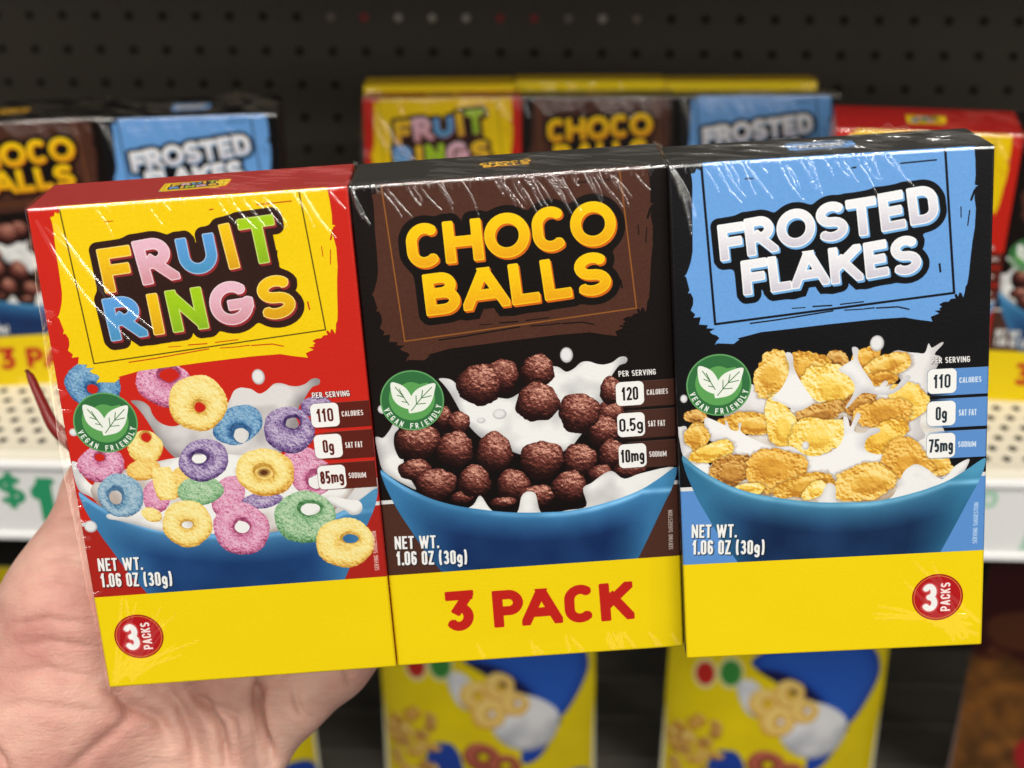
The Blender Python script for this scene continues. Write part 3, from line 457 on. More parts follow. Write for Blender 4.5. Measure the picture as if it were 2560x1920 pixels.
    if kind == 2:
        for ch, ox, oy, ex, exy, eyx, ey in PACK:
            wn = cv.win(ox-3, oy-3, ox+ex+4, oy+ey+4); X2, Y2 = cv.grid(wn)
            cv.put(np.clip(.5-letter_sdf(X2, Y2, ch, (ox, oy), (ex, exy), (eyx, ey), 1.75, .5)*S, 0, 1), rgb(196, 34, 26), wn)
    else:
        x, y, r, _ = SEAL1 if kind == 1 else SEAL3
        cv.ellipse(x, y, r, r, rgb(160, 22, 26)); cv.ellipse(x, y, r*.94, r*.94, rgb(226, 128, 60)); cv.ellipse(x, y, r*.905, r*.905, rgb(182, 24, 28))
        for d_ in (.5, .0):
            wn = cv.win(x-r, y-r, x+r, y+r); X2, Y2 = cv.grid(wn)
            d = letter_sdf(X2, Y2, '3', (x-r*.6, y-r*.6), (r*.6, 0), (0, r*1.2), 1.0, .2)
            cv.put(np.clip(.5-(d-d_)*(S if d_ == 0 else 1.6), 0, 1)*(1 if d_ == 0 else .6), W_ if d_ == 0 else rgb(235, 150, 150), wn)
        text(cv, 'PACKS', [(x+r*.12, y+r*.62), (x+r*.12, y-r*.62), (x+r*.5, y+r*.62)], .19, rgb(250, 235, 232))
    g = noise(cv.h, cv.w, 3, 1, 77)-.5; cv.a += (g*.014)[..., None]      # paper grain of the print
    return np.clip(cv.a, 0, 1), tm

def topart(kind, fa):
    """small logo printed on the carton top (100 x 35 mm)"""
    bg = {1: rgb(176, 30, 28), 2: rgb(22, 20, 19), 3: rgb(18, 18, 21)}[kind]
    cv = Canvas(100, 35, bg)
    src = fa[60:560:2, 80:960:2]; h, w = src.shape[:2]           # the title, reduced
    k = 26./(h/S*1.0); out = src[::2, ::2]; h, w = out.shape[:2]
    y0, x0 = 115, 500-w//2
    if kind == 2:
        m = ((out[..., 0] > .55) & (out[..., 2] < .45)).astype(float)[..., None]
    else: m = np.ones((h, w, 1))
    cv.a[y0:y0+h, x0:x0+w] = cv.a[y0:y0+h, x0:x0+w]*(1-m)+out[::-1, ::-1]*m if False else cv.a[y0:y0+h, x0:x0+w]*(1-m)+out*m
    return np.clip(cv.a, 0, 1)
# ------------------------------------------------------------------ helpers
def tag(o, label=None, cat=None, group=None, kind=None):
    for k, v in (('label', label), ('category', cat), ('group', group), ('kind', kind)):
        if v: o[k] = v
    return o
def empty(name, M=None):
    o = bpy.data.objects.new(name, None); COL.objects.link(o); o.empty_display_size = .02
    if M is not None: o.matrix_world = M
    return o
def link(name, me, mat=None, parent=None, M=None, smooth=False):
    o = bpy.data.objects.new(name, me); COL.objects.link(o)
    for m in (mat if isinstance(mat, (list, tuple)) else [mat]):
        if m: me.materials.append(m)
    if parent: o.parent = parent
    if M is not None: o.matrix_local = M
    if smooth: me.polygons.foreach_set('use_smooth', [True]*len(me.polygons))
    return o
def mesh(name, v, f):
    me = bpy.data.meshes.new(name); me.from_pydata([tuple(p) for p in v], [], [tuple(q) for q in f]); me.update(); return me
def box_bm(bm, x0, x1, y0, y1, z0, z1, bev=0., seg=2):
    r = bmesh.ops.create_cube(bm, size=1.); vs_ = r['verts']
    for v in vs_: v.co = Vector(((x0+x1)/2+v.co.x*(x1-x0), (y0+y1)/2+v.co.y*(y1-y0), (z0+z1)/2+v.co.z*(z1-z0)))
    if bev: bmesh.ops.bevel(bm, geom=list({e for v in vs_ for e in v.link_edges}), offset=bev, segments=seg, affect='EDGES', profile=.5)
def bm_mesh(name, bm):
    me = bpy.data.meshes.new(name); bm.to_mesh(me); bm.free(); return me
def copy_tree(o, parent=None):
    c = o.copy(); COL.objects.link(c)
    if parent: c.parent = parent; c.matrix_parent_inverse = o.matrix_parent_inverse.copy()
    for ch in list(o.children): copy_tree(ch, c)
    return c
def nd(nt, t, **kw):
    n = nt.nodes.new(t)
    for k, v in kw.items():
        if k in n.inputs: n.inputs[k].default_value = v
        else: setattr(n, k, v)
    return n
def image(name, a):
    a = np.asarray(a, np.float32); h, w_ = a.shape[:2]
    im = bpy.data.images.new(name, w_, h); px = np.ones((h, w_, 4), np.float32); px[..., :3] = a[::-1]
    im.pixels.foreach_set(px.ravel()); im.update(); im.pack(); return im
def pbr(name, col=(.5, .5, .5), rough=.5, spec=.5, bump=0., bscale=200., coat=0., vary=0., vscale=30., metal=0.):
    m = bpy.data.materials.new(name); m.use_nodes = True; nt = m.node_tree; b = nt.nodes['Principled BSDF']
    b.inputs['Base Color'].default_value = (*col, 1); b.inputs['Roughness'].default_value = rough; b.inputs['Specular IOR Level'].default_value = spec
    b.inputs['Coat Weight'].default_value = coat; b.inputs['Coat Roughness'].default_value = .12; b.inputs['Metallic'].default_value = metal
    tc = nd(nt, 'ShaderNodeTexCoord')
    if vary:
        n = nd(nt, 'ShaderNodeTexNoise', Scale=vscale, Detail=5.); nt.links.new(tc.outputs['Object'], n.inputs['Vector'])
        mx = nd(nt, 'ShaderNodeMix', data_type='RGBA'); mx.inputs[6].default_value = (*[c*(1-vary) for c in col], 1); mx.inputs[7].default_value = (*[min(1, c*(1+vary)) for c in col], 1)
        nt.links.new(n.outputs['Fac'], mx.inputs[0]); nt.links.new(mx.outputs[2], b.inputs['Base Color'])
    if bump:
        n2 = nd(nt, 'ShaderNodeTexNoise', Scale=bscale, Detail=3.); nt.links.new(tc.outputs['Object'], n2.inputs['Vector'])
        bp = nd(nt, 'ShaderNodeBump', Strength=bump, Distance=.001); nt.links.new(n2.outputs['Fac'], bp.inputs['Height']); nt.links.new(bp.outputs['Normal'], b.inputs['Normal'])
    return m
PRINT_GAIN = .80        # paper white of the print in linear light
def printed(name, im, rough=.36, coat=.05, spec=.22, bump=.06, bscale=900.):
    m = pbr(name, rough=rough, spec=spec, coat=coat, bump=bump, bscale=bscale); nt = m.node_tree; b = nt.nodes['Principled BSDF']
    t = nd(nt, 'ShaderNodeTexImage'); t.image = im; t.interpolation = 'Linear'; t.extension = 'EXTEND'
    g = nd(nt, 'ShaderNodeMix', data_type='RGBA', blend_type='MULTIPLY'); g.inputs[0].default_value = 1.; g.inputs[7].default_value = (PRINT_GAIN,)*3+(1,)
    nt.links.new(t.outputs['Color'], g.inputs[6]); nt.links.new(g.outputs[2], b.inputs['Base Color'])
    tc = nd(nt, 'ShaderNodeTexCoord'); n = nd(nt, 'ShaderNodeTexNoise', Scale=16., Detail=2.); bp = nd(nt, 'ShaderNodeBump', Strength=.35, Distance=.004)   # board is never quite flat
    nt.links.new(tc.outputs['Object'], n.inputs['Vector']); nt.links.new(n.outputs['Fac'], bp.inputs['Height'])
    o = [l for l in b.inputs['Normal'].links]
    if o: nt.links.new(bp.outputs[0], o[0].from_node.inputs['Normal'])
    else: nt.links.new(bp.outputs[0], b.inputs['Normal'])
    return m

# ------------------------------------------------------------------ peg wall, shelf, price rail
def perforated(nx, nz, px, pz, hr, n, stagger=False, rot=0., diamond=False):
    """flat sheet in x / z (origin at the first hole) with real openings"""
    V, F = [], []
    for j in range(nz):
        off = px/2 if (stagger and j % 2) else 0.
        for i in range(nx):
            cx, cz = i*px+off, j*pz; b = len(V)
            for k in range(n):
                a = rot+2*math.pi*k/n; q = hr/(abs(math.cos(a))+abs(math.sin(a))) if diamond else hr; V.append((cx+q*math.cos(a), 0, cz+q*math.sin(a)))
            for k in range(n):
                a = rot+2*math.pi*k/n; c, s = math.cos(a), math.sin(a); t = 1/max(abs(c), abs(s)); V.append((cx+c*t*px/2, 0, cz+s*t*pz/2))
            # exact corners of the cell
            for k in range(n):
                F.append((b+k, b+(k+1) % n, b+n+(k+1) % n, b+n+k))
    return V, F
HX, HZ = .0252, .0264
nx_, nz_ = 84, 28
V, F = perforated(nx_, nz_, HX, HZ, .0029, 16, rot=math.pi/8*0)
x0, z0 = -.1411-38*HX, .9266-22*HZ
board = mesh('pegboard', [(x+x0, 1.1288, z+z0) for x, y, z in V], F)
M_peg = pbr('painted_hardboard', (.056, .049, .039), .62, .35, bump=.15, bscale=300, vary=.12, vscale=9)
peg = link('pegboard', board, M_peg)
tag(peg, 'dark brown pegboard wall with rows of round holes behind the packs', 'pegboard')
bm = bmesh.new(); box_bm(bm, x0-HX/2, x0+(nx_-.5)*HX, 1.1432, 1.1532, z0-HZ/2, z0+(nz_-.5)*HZ)
link('hole_shade_board', bm_mesh('hole_shade_board', bm), pbr('hole_shade_dark', (.012, .010, .009), .9, .1), peg)  # dark sheet added behind the holes, its colour stands in for their shade
M_red = pbr('red_seen_through_hole', (.30, .02, .03), .6); M_pale = pbr('pale_seen_through_hole', (.42, .39, .35), .6); M_dim = pbr('grey_seen_through_hole', (.2, .17, .14), .6)
for k, m in [(-2, M_dim), (-1, M_red), (0, M_pale), (1, M_pale), (2, M_pale), (3, M_red), (4, M_red), (5, M_dim), (6, M_pale), (7, M_dim)]:
    bm = bmesh.new(); bmesh.ops.create_cone(bm, cap_ends=True, segments=14, radius1=.0027, radius2=.0027, depth=.003, matrix=Matrix.Translation((-.1411+k*HX, 1.1304, .9266-.0002)) @ Matrix.Rotation(math.pi/2, 4, 'X'))
    link('seen_through_disc', bm_mesh('seen_through_disc', bm), m, peg)  # coloured disc standing in for goods seen through the hole

SZ, SY = .80, .7335
M_shelf = pbr('cream_powder_coat', (.78, .73, .60), .42, .4, bump=.05, bscale=500)
root = empty('display_shelf', Matrix.Translation((0, SY, SZ)))
tag(root, 'cream perforated metal shelf with a white price rail along its front', 'shelf')
V, F = perforated(190, 18, .0115, .0108, .0033, 8, True, 0., True)
top = mesh('shelf_top', [(x-1.06, z+.013, 0) for x, y, z in V], F)
link('shelf_top', top, M_shelf, root)
bm = bmesh.new(); box_bm(bm, -1.07, 1.12, .0002, .0092, -.012, 0.0, .002); box_bm(bm, -1.07, 1.12, .2005, .392, -.014, -.0001)
link('shelf_edge', bm_mesh('shelf_edge', bm), M_shelf, root)
bm = bmesh.new(); box_bm(bm, -1.065, 1.115, .002, .20, -.030, -.022); link('shelf_shade_sheet', bm_mesh('shelf_shade_sheet', bm), pbr('shelf_shadow_paint', (.09, .08, .065), .7), root)  # dark sheet added below the perforations, shade in the holes put in as colour
M_rail = pbr('white_rail_plastic', (.90, .90, .89), .28, .5)
bm = bmesh.new(); box_bm(bm, -1.07, 1.12, -.0040, .0000, -.057, -.0035, .0015); box_bm(bm, -1.07, 1.12, -.0068, -.0042, -.0575, -.0525, .001); box_bm(bm, -1.07, 1.12, -.0068, -.0042, -.0070, -.0030, .001)
link('price_rail', bm_mesh('price_rail', bm), M_rail, root)
# upper and lower boards of the same fixture
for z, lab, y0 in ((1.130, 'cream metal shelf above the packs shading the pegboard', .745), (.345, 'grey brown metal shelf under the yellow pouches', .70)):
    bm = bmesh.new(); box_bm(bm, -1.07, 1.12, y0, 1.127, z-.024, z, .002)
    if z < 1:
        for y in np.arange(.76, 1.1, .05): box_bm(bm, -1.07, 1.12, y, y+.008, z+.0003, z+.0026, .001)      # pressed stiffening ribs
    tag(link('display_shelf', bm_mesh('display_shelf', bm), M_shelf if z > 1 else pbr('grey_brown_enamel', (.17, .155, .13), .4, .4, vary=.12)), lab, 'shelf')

M_tag = pbr('white_ticket_paper', (.82, .82, .81), .5); M_green = pbr('green_ticket_ink', (.02, .30, .13), .5); M_pgreen = pbr('pale_green_ticket_ink', (.42, .66, .50), .5)
def letters(name, items, mat, parent, thick=.0002):
    """items: (character, x, z, width, height, stroke half-width) drawn as flat lettering in the x / z plane"""
    cells = .0006; V, F = [], []
    for ch, x, z, wd, ht, hw in items:
        X, Y = np.meshgrid(np.arange(x-.01, x+wd+.01, cells), np.arange(z-.012, z+ht+.012, cells))
        d = letter_sdf(X*1000, -Y*1000, ch, (x*1000, -(z+ht)*1000), (wd*1000, 0), (0, ht*1000), hw*1000, .3)
        for j in range(X.shape[0]):
            row = d[j] < 0; e = np.flatnonzero(np.diff(np.r_[0, row.astype(int), 0]))
            for a, b in zip(e[::2], e[1::2]):
                n = len(V); xa, xb, za = X[j, 0]+a*cells, X[j, 0]+b*cells, Y[j, 0]
                V += [(xa, 0, za), (xb, 0, za), (xb, 0, za+cells), (xa, 0, za+cells)]; F.append((n, n+1, n+2, n+3))
    return link(name, mesh(name, V, F), mat, parent)
def ticket(x, w_, label):
    t = empty('price_tag', Matrix.Translation((x, SY-.0042, SZ-.052)))
    tag(t, label, 'price tag')
    bm = bmesh.new(); box_bm(bm, 0, w_, -.0004, 0., 0.001, .0445); link('ticket', bm_mesh('ticket', bm), M_tag, t)
    return t
t = ticket(-.366, .105, 'white price tag printed $1 in green, left of the held pack')
letters('price_lettering', [('$', .0285, .0185, .0160, .0205, .0022), ('1', .0480, .0065, .0150, .0315, .0040)], M_green, t).location = (0, -.0006, 0)
t = ticket(.190, .12, 'white price tag with a green 0 and corner flash, right of the held pack')
letters('price_lettering', [('0', .033, .030, .0098, .0125, .0017)], M_pgreen, t).location = (0, -.0006, 0)
fl = mesh('corner_flash', [(.060, -.0006, .0015), (.085, -.0006, .0015), (.085, -.0006, .034), (.066, -.0006, .034)], [(0, 1, 2, 3)]); link('corner_flash', fl, M_pgreen, t)

# ------------------------------------------------------------------ cereal three-pack
ART = {}
for k in (1, 2, 3):
    a, tm = face(k); ART[k] = (a, tm)
BW, BD, BH = .1, .035, .1698
SIDE = {1: (.46, .018, .012), 2: (.012, .008, .007), 3: (.010, .009, .011)}
M_front = {k: printed('front_print_%s' % n, image('front_art_%s' % n, ART[k][0])) for k, n in ((1, 'fruit'), (2, 'choco'), (3, 'flakes'))}
M_top = {k: printed('top_print_%s' % n, image('top_art_%s' % n, topart(k, ART[k][0]))) for k, n in ((1, 'fruit'), (2, 'choco'), (3, 'flakes'))}
M_side = {k: pbr('side_print_%s' % n, SIDE[k], .4, .4, coat=.2) for k, n in ((1, 'fruit'), (2, 'choco'), (3, 'flakes'))}
M_yel = pbr('yellow_base_print', (.80, .53, .006), .4, .4, coat=.2)

def carton(kind):
    bm = bmesh.new(); box_bm(bm, -BW/2+.0001, BW/2-.0001, 0, BD, 0, BH, .0007, 3)
    uv = bm.loops.layers.uv.new('UVMap')
    for f in bm.faces:
        n = f.normal
        if n.y < -.3: f.material_index = 0
        elif n.z > .5: f.material_index = 1
        elif n.z < -.5: f.material_index = 3
        else: f.material_index = 2
        f.smooth = abs(max(n, key=abs)) < .999
        for l in f.loops:
            c = l.vert.co
            l[uv].uv = ((c.x+BW/2)/BW, c.z/BH) if f.material_index != 1 else ((c.x+BW/2)/BW, c.y/BD)
    me = bm_mesh('cereal_box', bm)
    for m in (M_front[kind], M_top[kind], M_side[kind], M_yel): me.materials.append(m)
    return me
def flat(name, polys, kind, parent, lift):
    """printed region of the front: own mesh, just proud of the carton board"""
    V, F = [], []
    for p in polys:
        n = len(V); V += [(x/1000-BW/2, -lift, BH-y/170*BH) for x, y in p]; F.append(tuple(range(n, n+len(p)))[::-1])
    me = mesh(name, V, F); bm = bmesh.new(); bm.from_mesh(me); uv = bm.loops.layers.uv.new('UVMap')
    bmesh.ops.triangulate(bm, faces=[f for f in bm.faces if len(f.verts) > 4])
    for f in bm.faces:
        if f.normal.y > 0: f.normal_flip()
        for l in f.loops: l[uv].uv = ((l.vert.co.x+BW/2)/BW, l.vert.co.z/BH)
    bm.to_mesh(me); bm.free()
    return link(name, me, M_front[kind], parent)
def clampp(p): return [(min(max(x, .8), 99.2), min(max(y, .8), 169.2)) for x, y in p]
def circ(x, y, r, n=48): return [(x+r*math.cos(2*math.pi*i/n), y+r*math.sin(2*math.pi*i/n)) for i in range(n)]
def prints(o, kind):
    flat('bowl_picture', [clampp(BOWL)], kind, o, .00003)
    flat('title_panel', [clampp(PATCH)], kind, o, .00005)
    m, wn = ART[kind][1]; c = 3; P = []
    for j in range(wn[1], wn[3]-c, c):
        row = m[j-wn[1]]; e = np.flatnonzero(np.diff(np.r_[0, row.astype(int), 0]))
        for a, b in zip(e[::2], e[1::2]):
            if j/S > 1 and b-a > 3: P.append([((a+wn[0])/S, j/S), ((b+wn[0])/S, j/S), ((b+wn[0])/S, (j+c)/S), ((a+wn[0])/S, (j+c)/S)])
    flat('title_lettering', P, kind, o, .00008)
    for s, p in zip(STRIP, PILL): flat('nutrition_label', [[p[0], (99.2, s[1][1]), (99.2, s[2][1]), p[3]]], kind, o, .00006)
    flat('vegan_badge', [circ(*BADGE)], kind, o, .00009)
    flat('base_band', [[(.8, 135), (99.2, 135), (99.2, 169.2), (.8, 169.2)]], kind, o, .00004)
    if kind == 2: flat('pack_lettering', [[(17.5, 141.5), (85, 141.5), (85, 159.5), (17.5, 159.5)]], kind, o, .00007)
    else: flat('pack_seal', [circ(*(SEAL1 if kind == 1 else SEAL3)[:3])], kind, o, .00007)

POSE = [((-0.11236, 0.40689, 0.93051), ((0.99482, -0.07626, -0.06715), (0.08846, 0.97515, 0.20314), (0.04999, -0.20803, 0.97684))),
        ((-0.01301, 0.41669, 0.93468), ((0.9953, -0.07017, -0.06678), (0.08264, 0.97473, 0.20755), (0.05053, -0.2121, 0.97594))),
        ((0.08669, 0.413, 0.94321), ((0.99738, -0.02248, -0.06876), (0.03812, 0.97115, 0.23541), (0.06148, -0.23741, 0.96946)))]
PM = [Matrix.Translation(t) @ Matrix(r).to_4x4() for t, r in POSE]
pack = empty('cereal_three_pack', PM[1])
tag(pack, 'shrink wrapped three pack of cereal boxes held up in the hand', 'cereal pack', 'cereal three packs')
LOC = [PM[1].inverted() @ m for m in PM]
cartons = []
for k in (1, 2, 3):
    o = link('cereal_box', carton(k), None, pack, LOC[k-1]); cartons.append(o)
    o['label'] = {1: 'red FRUIT RINGS box with a yellow title panel', 2: 'dark brown CHOCO BALLS box', 3: 'black FROSTED FLAKES box with a light blue title panel'}[k]
    prints(o, k)

# shrink film: only where it stands off the board - over the tops, along the top edge, at the seams and at the loose left end
M_film = bpy.data.materials.new('shrink_film'); M_film.use_nodes = True
nt = M_film.node_tree; nt.nodes.clear()
out = nd(nt, 'ShaderNodeOutputMaterial'); add = nd(nt, 'ShaderNodeAddShader'); tr = nd(nt, 'ShaderNodeBsdfTransparent'); gl = nd(nt, 'ShaderNodeBsdfGlossy', Roughness=.10)
lw = nd(nt, 'ShaderNodeLayerWeight', Blend=.5); tr.inputs[0].default_value = (.97, .965, .96, 1)
pw = nd(nt, 'ShaderNodeMath', operation='POWER'); pw.inputs[1].default_value = 4.; ma = nd(nt, 'ShaderNodeMath', operation='MULTIPLY_ADD'); ma.inputs[1].default_value = .12; ma.inputs[2].default_value = .22
nt.links.new(lw.outputs['Facing'], pw.inputs[0]); nt.links.new(pw.outputs[0], ma.inputs[0]); nt.links.new(ma.outputs[0], gl.inputs['Color'])
nt.links.new(tr.outputs[0], add.inputs[0]); nt.links.new(gl.outputs[0], add.inputs[1]); nt.links.new(add.outputs[0], out.inputs[0])

def film_sheet():
    R = random.Random(3)
    dx, L0, L1 = .00017, -.047, .0352
    nxs = int(.0996/dx); t = np.concatenate([np.arange(L0, L1, .00018)]); T = len(t)
    V, F = [], []; keep_all = []
    for bi in range(3):
        x = np.linspace(-.0497, .0497, nxs); X, Tt = np.meshgrid(x, t)
        h = np.zeros_like(X)
        def ridge(x0, t0, x1, t1, hw, amp):
            d0, d1 = x1-x0, t1-t0; L = d0*d0+d1*d1; pad = hw*3
            i0, i1 = np.searchsorted(x, [min(x0, x1)-pad, max(x0, x1)+pad]); j0, j1 = np.searchsorted(t, [min(t0, t1)-pad, max(t0, t1)+pad])
            if i1 <= i0 or j1 <= j0: return
            X_, T_ = X[j0:j1, i0:i1], Tt[j0:j1, i0:i1]
            s = np.clip(((X_-x0)*d0+(T_-t0)*d1)/L, 0, 1); ll = math.sqrt(L)
            bow = .06*ll*np.sin(s*math.pi)*math.sin(x0*7000); d = np.abs(((X_-x0)*d1-(T_-t0)*d0)/ll-bow)
            e = np.hypot(X_-x0-s*d0, T_-t0-s*d1); d = np.where((s > 0) & (s < 1), d, e); ww = np.maximum(hw*(1-.5*s), .00022)
            md_ = 1+(.3*np.sin(s*ll*2600+x0*9000)+.25*np.sin(s*ll*5300+x0*5000) if -.0035 < t0 < .0005 else 0)
            v = h[j0:j1, i0:i1]; v[:] = np.maximum(v, amp*np.exp(-(d/ww)**2)*np.minimum(1, .25+s*2.2)*(1-.55*s**3)*md_)
        n_, xr = [(12, (-.03, .045)), (36, (-.047, .045)), (30, (-.046, .020))][bi]
        amp = [.00024, .00034, .00036][bi]
        for i in range(n_):
            xs = R.uniform(*xr); ln = R.uniform(.003, .0125)*(1 if bi else .9); sl = R.uniform(.35, .75)
            ridge(xs, -.0005-R.random()*.002, xs+ln*sl, -.001-ln, R.uniform(.00022, .00042), amp*R.uniform(.6, 1.25))
        for i in range(n_*2):      # short puckers on the edge itself
            xs = R.uniform(*xr); ridge(xs, .002, xs+R.uniform(-.0005, .002), -R.uniform(.0008, .003), R.uniform(.00022, .0004), amp*R.uniform(.5, 1.2))
        # folds on the top
        for i in range([26, 46, 80][bi]):
            xs = R.uniform(*[(.002, .045), (-.03, .045), (-.05, .045)][bi]); ts = R.uniform(.006, .033); ln = R.uniform(.005, .016); dn = -ln*R.uniform(.25, .8)
            ridge(xs, ts, xs+ln, max(ts+dn, .0012), R.uniform(.0003, .0006), R.uniform(.0003, .00072)*(1.3 if bi == 2 else 1))
        for xe in ((.0495,) if bi < 2 else ()) + ((-.0495,) if bi else ()): ridge(xe, -.0002, xe, .036, .0006, .0008)
        if bi == 0:                # two long creases running down from the left edge
            ridge(-.0473, -.004, -.0245, -.0445, .0006, .00034); ridge(-.0420, -.0055, -.0165, -.0415, .00065, .00042); ridge(-.045, -.006, -.030, -.030, .0005, .00022)
            ridge(.036, -.001, .0445, -.016, .0005, .0005); ridge(.044, -.001, .0485, -.007, .0004, .0004)
            ridge(.017, -.002, .023, -.011, .0004, .0004); ridge(.024, -.002, .030, -.011, .0004, .0004)
        if bi == 1:
            for a in (.0025, .0045): ridge(-.049, -.001, -.049+a, -.008-a, .0005, .0005)
        if bi == 2:
            for a, b in ((.003, .010), (.005, .014), (.0075, .017), (.006, .022)): ridge(-.0495, -.0005, -.0495+a, -b, .0006, .0007)
            h = np.maximum(h, .0030*np.exp(-((X-.024)/.008)**2-((Tt-.0345)/.0035)**2)*(.75+.25*np.sin(X*1100)))
        rr = .0012; e = .00025
        ang = np.clip((Tt+rr*.785)/rr, 0, math.pi/2)   # rounded front edge
        fx = X; yy = np.where(Tt < -rr*.785, 0, rr-rr*np.cos(ang)); zz = np.where(Tt < -rr*.785, Tt+rr*.785-rr, -rr+rr*np.sin(ang)); ext = np.maximum(Tt-rr*.785, 0); yy = yy+ext
        nyv, nzv = -np.cos(ang), np.sin(ang)
        P = np.stack([fx, yy+nyv*(h+e), BH+zz+nzv*(h+e)], -1)
        M = np.array(LOC[bi]); P = P@M[:3, :3].T+M[:3, 3]
        keep = (h > 4.5e-5) | (np.abs(Tt+.0003) < .0008)
        b = len(V)*0+sum(len(v) for v in V); V.append(P.reshape(-1, 3))
        q = keep[:-1, :-1] | keep[1:, 1:] | keep[:-1, 1:] | keep[1:, :-1]
        jj, ii = np.nonzero(q); k = b+jj*nxs+ii
        F.append(np.stack([k, k+1, k+nxs+1, k+nxs], -1))
        # bridge across the seam to the next box
        if bi < 2:
            j = np.arange(T-1); j = j[t[j] > -.012]
            k0 = b+j*nxs+nxs-1; k1 = b+T*nxs+j*nxs
            F.append(np.stack([k0, k1, k1+nxs, k0+nxs], -1))
    V = np.concatenate(V); F = np.concatenate(F)
    used = np.unique(F); mp = -np.ones(len(V), int); mp[used] = np.arange(len(used))
    return V[used], mp[F]
def np_mesh(name, V, F):
    me = bpy.data.meshes.new(name); me.vertices.add(len(V)); me.vertices.foreach_set('co', np.asarray(V, np.float32).ravel())
    n = F.shape[1]; me.loops.add(F.size); me.loops.foreach_set('vertex_index', F.astype(np.int32).ravel())
    me.polygons.add(len(F)); me.polygons.foreach_set('loop_start', np.arange(0, F.size, n, dtype=np.int32)); me.update(); me.validate(); return me
V, F = film_sheet()
link('shrink_film', np_mesh('shrink_film', V, F), M_film, pack, smooth=True)
# loose end of the film beside the left box
zs = np.linspace(-.002, BH+.0002, 260); us = np.linspace(0, 1, 26); R2 = np.random.default_rng(5)
prof = np.interp(zs/BH, [0, .12, .25, .45, .65, .8, .93, 1.], [.0002, .0014, .0032, .0046, .0038, .0026, .0008, .0002])
wob = np.convolve(R2.normal(0, 1, 300), np.ones(7)/7, 'same')[:260]*.00045
wig = np.stack([np.convolve(R2.normal(0, 1, 300), np.ones(9)/9, 'same')[:260] for _ in us], 1)*.00026
A_ = us*math.pi
Px = -.0501-(prof+wob)[:, None]*np.sin(A_)[None]**.6-.0001+wig*np.sin(A_)[None]; Py = -.0004+(BD+.0008)*(.5-.5*np.cos(A_))[None]+0*Px; Pz = zs[:, None]+0*Px
P = np.stack([Px, Py, Pz], -1); M = np.array(LOC[0]); P = (P@M[:3, :3].T+M[:3, 3]).reshape(-1, 3)
jj, ii = np.meshgrid(np.arange(259), np.arange(25), indexing='ij'); k = (jj*26+ii).ravel()
link('film_end', np_mesh('film_end', P, np.stack([k, k+1, k+27, k+26], -1)), M_film, pack, smooth=True)

def crease_patch(bi, x0, x1, za, zb, L, hw, amp):
    dx = .00035; x = np.arange(x0, x1, dx); z = np.arange(za, zb, dx); X, Z = np.meshgrid(x, z); h = np.zeros_like(X)
    for a, b in L:
        d = seg(X, Z, a, b); s_ = np.hypot(X-a[0], Z-a[1])/math.hypot(b[0]-a[0], b[1]-a[1]); h = np.maximum(h, amp*np.exp(-(d/hw)**2)*np.clip(1.15-s_, 0, 1))
    P = np.stack([X, -.0002-h, Z], -1); M = np.array(LOC[bi]); P = (P@M[:3, :3].T+M[:3, 3]).reshape(-1, 3)
    k = h > amp*.3; q = k[:-1, :-1] | k[1:, 1:]; jj, ii = np.nonzero(q); n = len(x); k = jj*n+ii; F = np.stack([k, k+1, k+n+1, k+n], -1)
    used = np.unique(F); mp = -np.ones(len(P), int); mp[used] = np.arange(len(used))
    return link('film_crease', np_mesh('film_crease', P[used], mp[F]), M_film, pack, smooth=True)
R = random.Random(11)
crease_patch(0, -.0495, .006, .001, .034, [((-.046+R.uniform(-.002, .006), .003+R.uniform(-.002, .006)), (-.046+ln*math.cos(a), .003+ln*math.sin(a))) for a, ln in [(R.uniform(.3, 1.4), R.uniform(.014, .044)) for _ in range(22)]], .0004, .00016)
crease_patch(2, -.006, .0495, .001, .034, [((.047+R.uniform(-.008, .002), .004+R.uniform(-.002, .008)), (.047-ln*math.cos(a), .004+ln*math.sin(a))) for a, ln in [(R.uniform(.15, 1.2), R.uniform(.012, .042)) for _ in range(18)]], .0004, .00016)
crease_patch(1, -.03, .049, .001, .013, [((x, .0012), (x+R.uniform(-.005, -.001), .0012+R.uniform(.003, .009))) for x in [R.uniform(-.025, .048) for _ in range(14)]], .0004, .00014)
crease_patch(0, -.0497, -.042, .03, .15, [((-.0495, z), (-.0495+R.uniform(.0015, .004), z+R.uniform(-.0015, .0015))) for z in [R.uniform(.035, .145) for _ in range(18)]], .0005, .0003)

# packs on the shelf
def place(o, corner, right, lean, label):
    """corner: top right front corner; right: unit vector along the pack; lean: backwards in degrees"""
    rx = Vector(right).normalized(); back = Vector((-rx.y, rx.x, 0)); a = math.radians(lean)
    up = Vector((0, 0, 1))*math.cos(a)+back*math.sin(a); dep = back*math.cos(a)-Vector((0, 0, 1))*math.sin(a)
    Rm = Matrix((rx, dep, up)).transposed()
    q = LOC[2] @ Vector((BW/2, 0, BH)); loc = Vector(corner)-Rm @ q
    o.matrix_world = Matrix.Translation(loc) @ Rm.to_4x4(); tag(o, label)
    return o
shelved = copy_tree(pack)
for ch in list(shelved.children):       # packs on the shelf stand square: boxes side by side
    if ch.name.startswith('cereal_box'):
        pass
place(shelved, (-.1745, .8277, .9700), (.987, .150, 0), 1.5, 'shelved three pack behind the left end of the held pack, standing upright')
c2 = copy_tree(shelved); place(c2, (.1575, .913, .9566), (.9988, .048, 0), 14, 'shelved three pack in the middle, leaning back, under the yellow strip')
c2.scale = (.972,)*3; c3 = copy_tree(shelved); place(c3, (.4345, .784, .9700), (.996, -.080, 0), 0, 'shelved three pack behind the right end of the held pack, red top showing')
c4 = copy_tree(shelved)
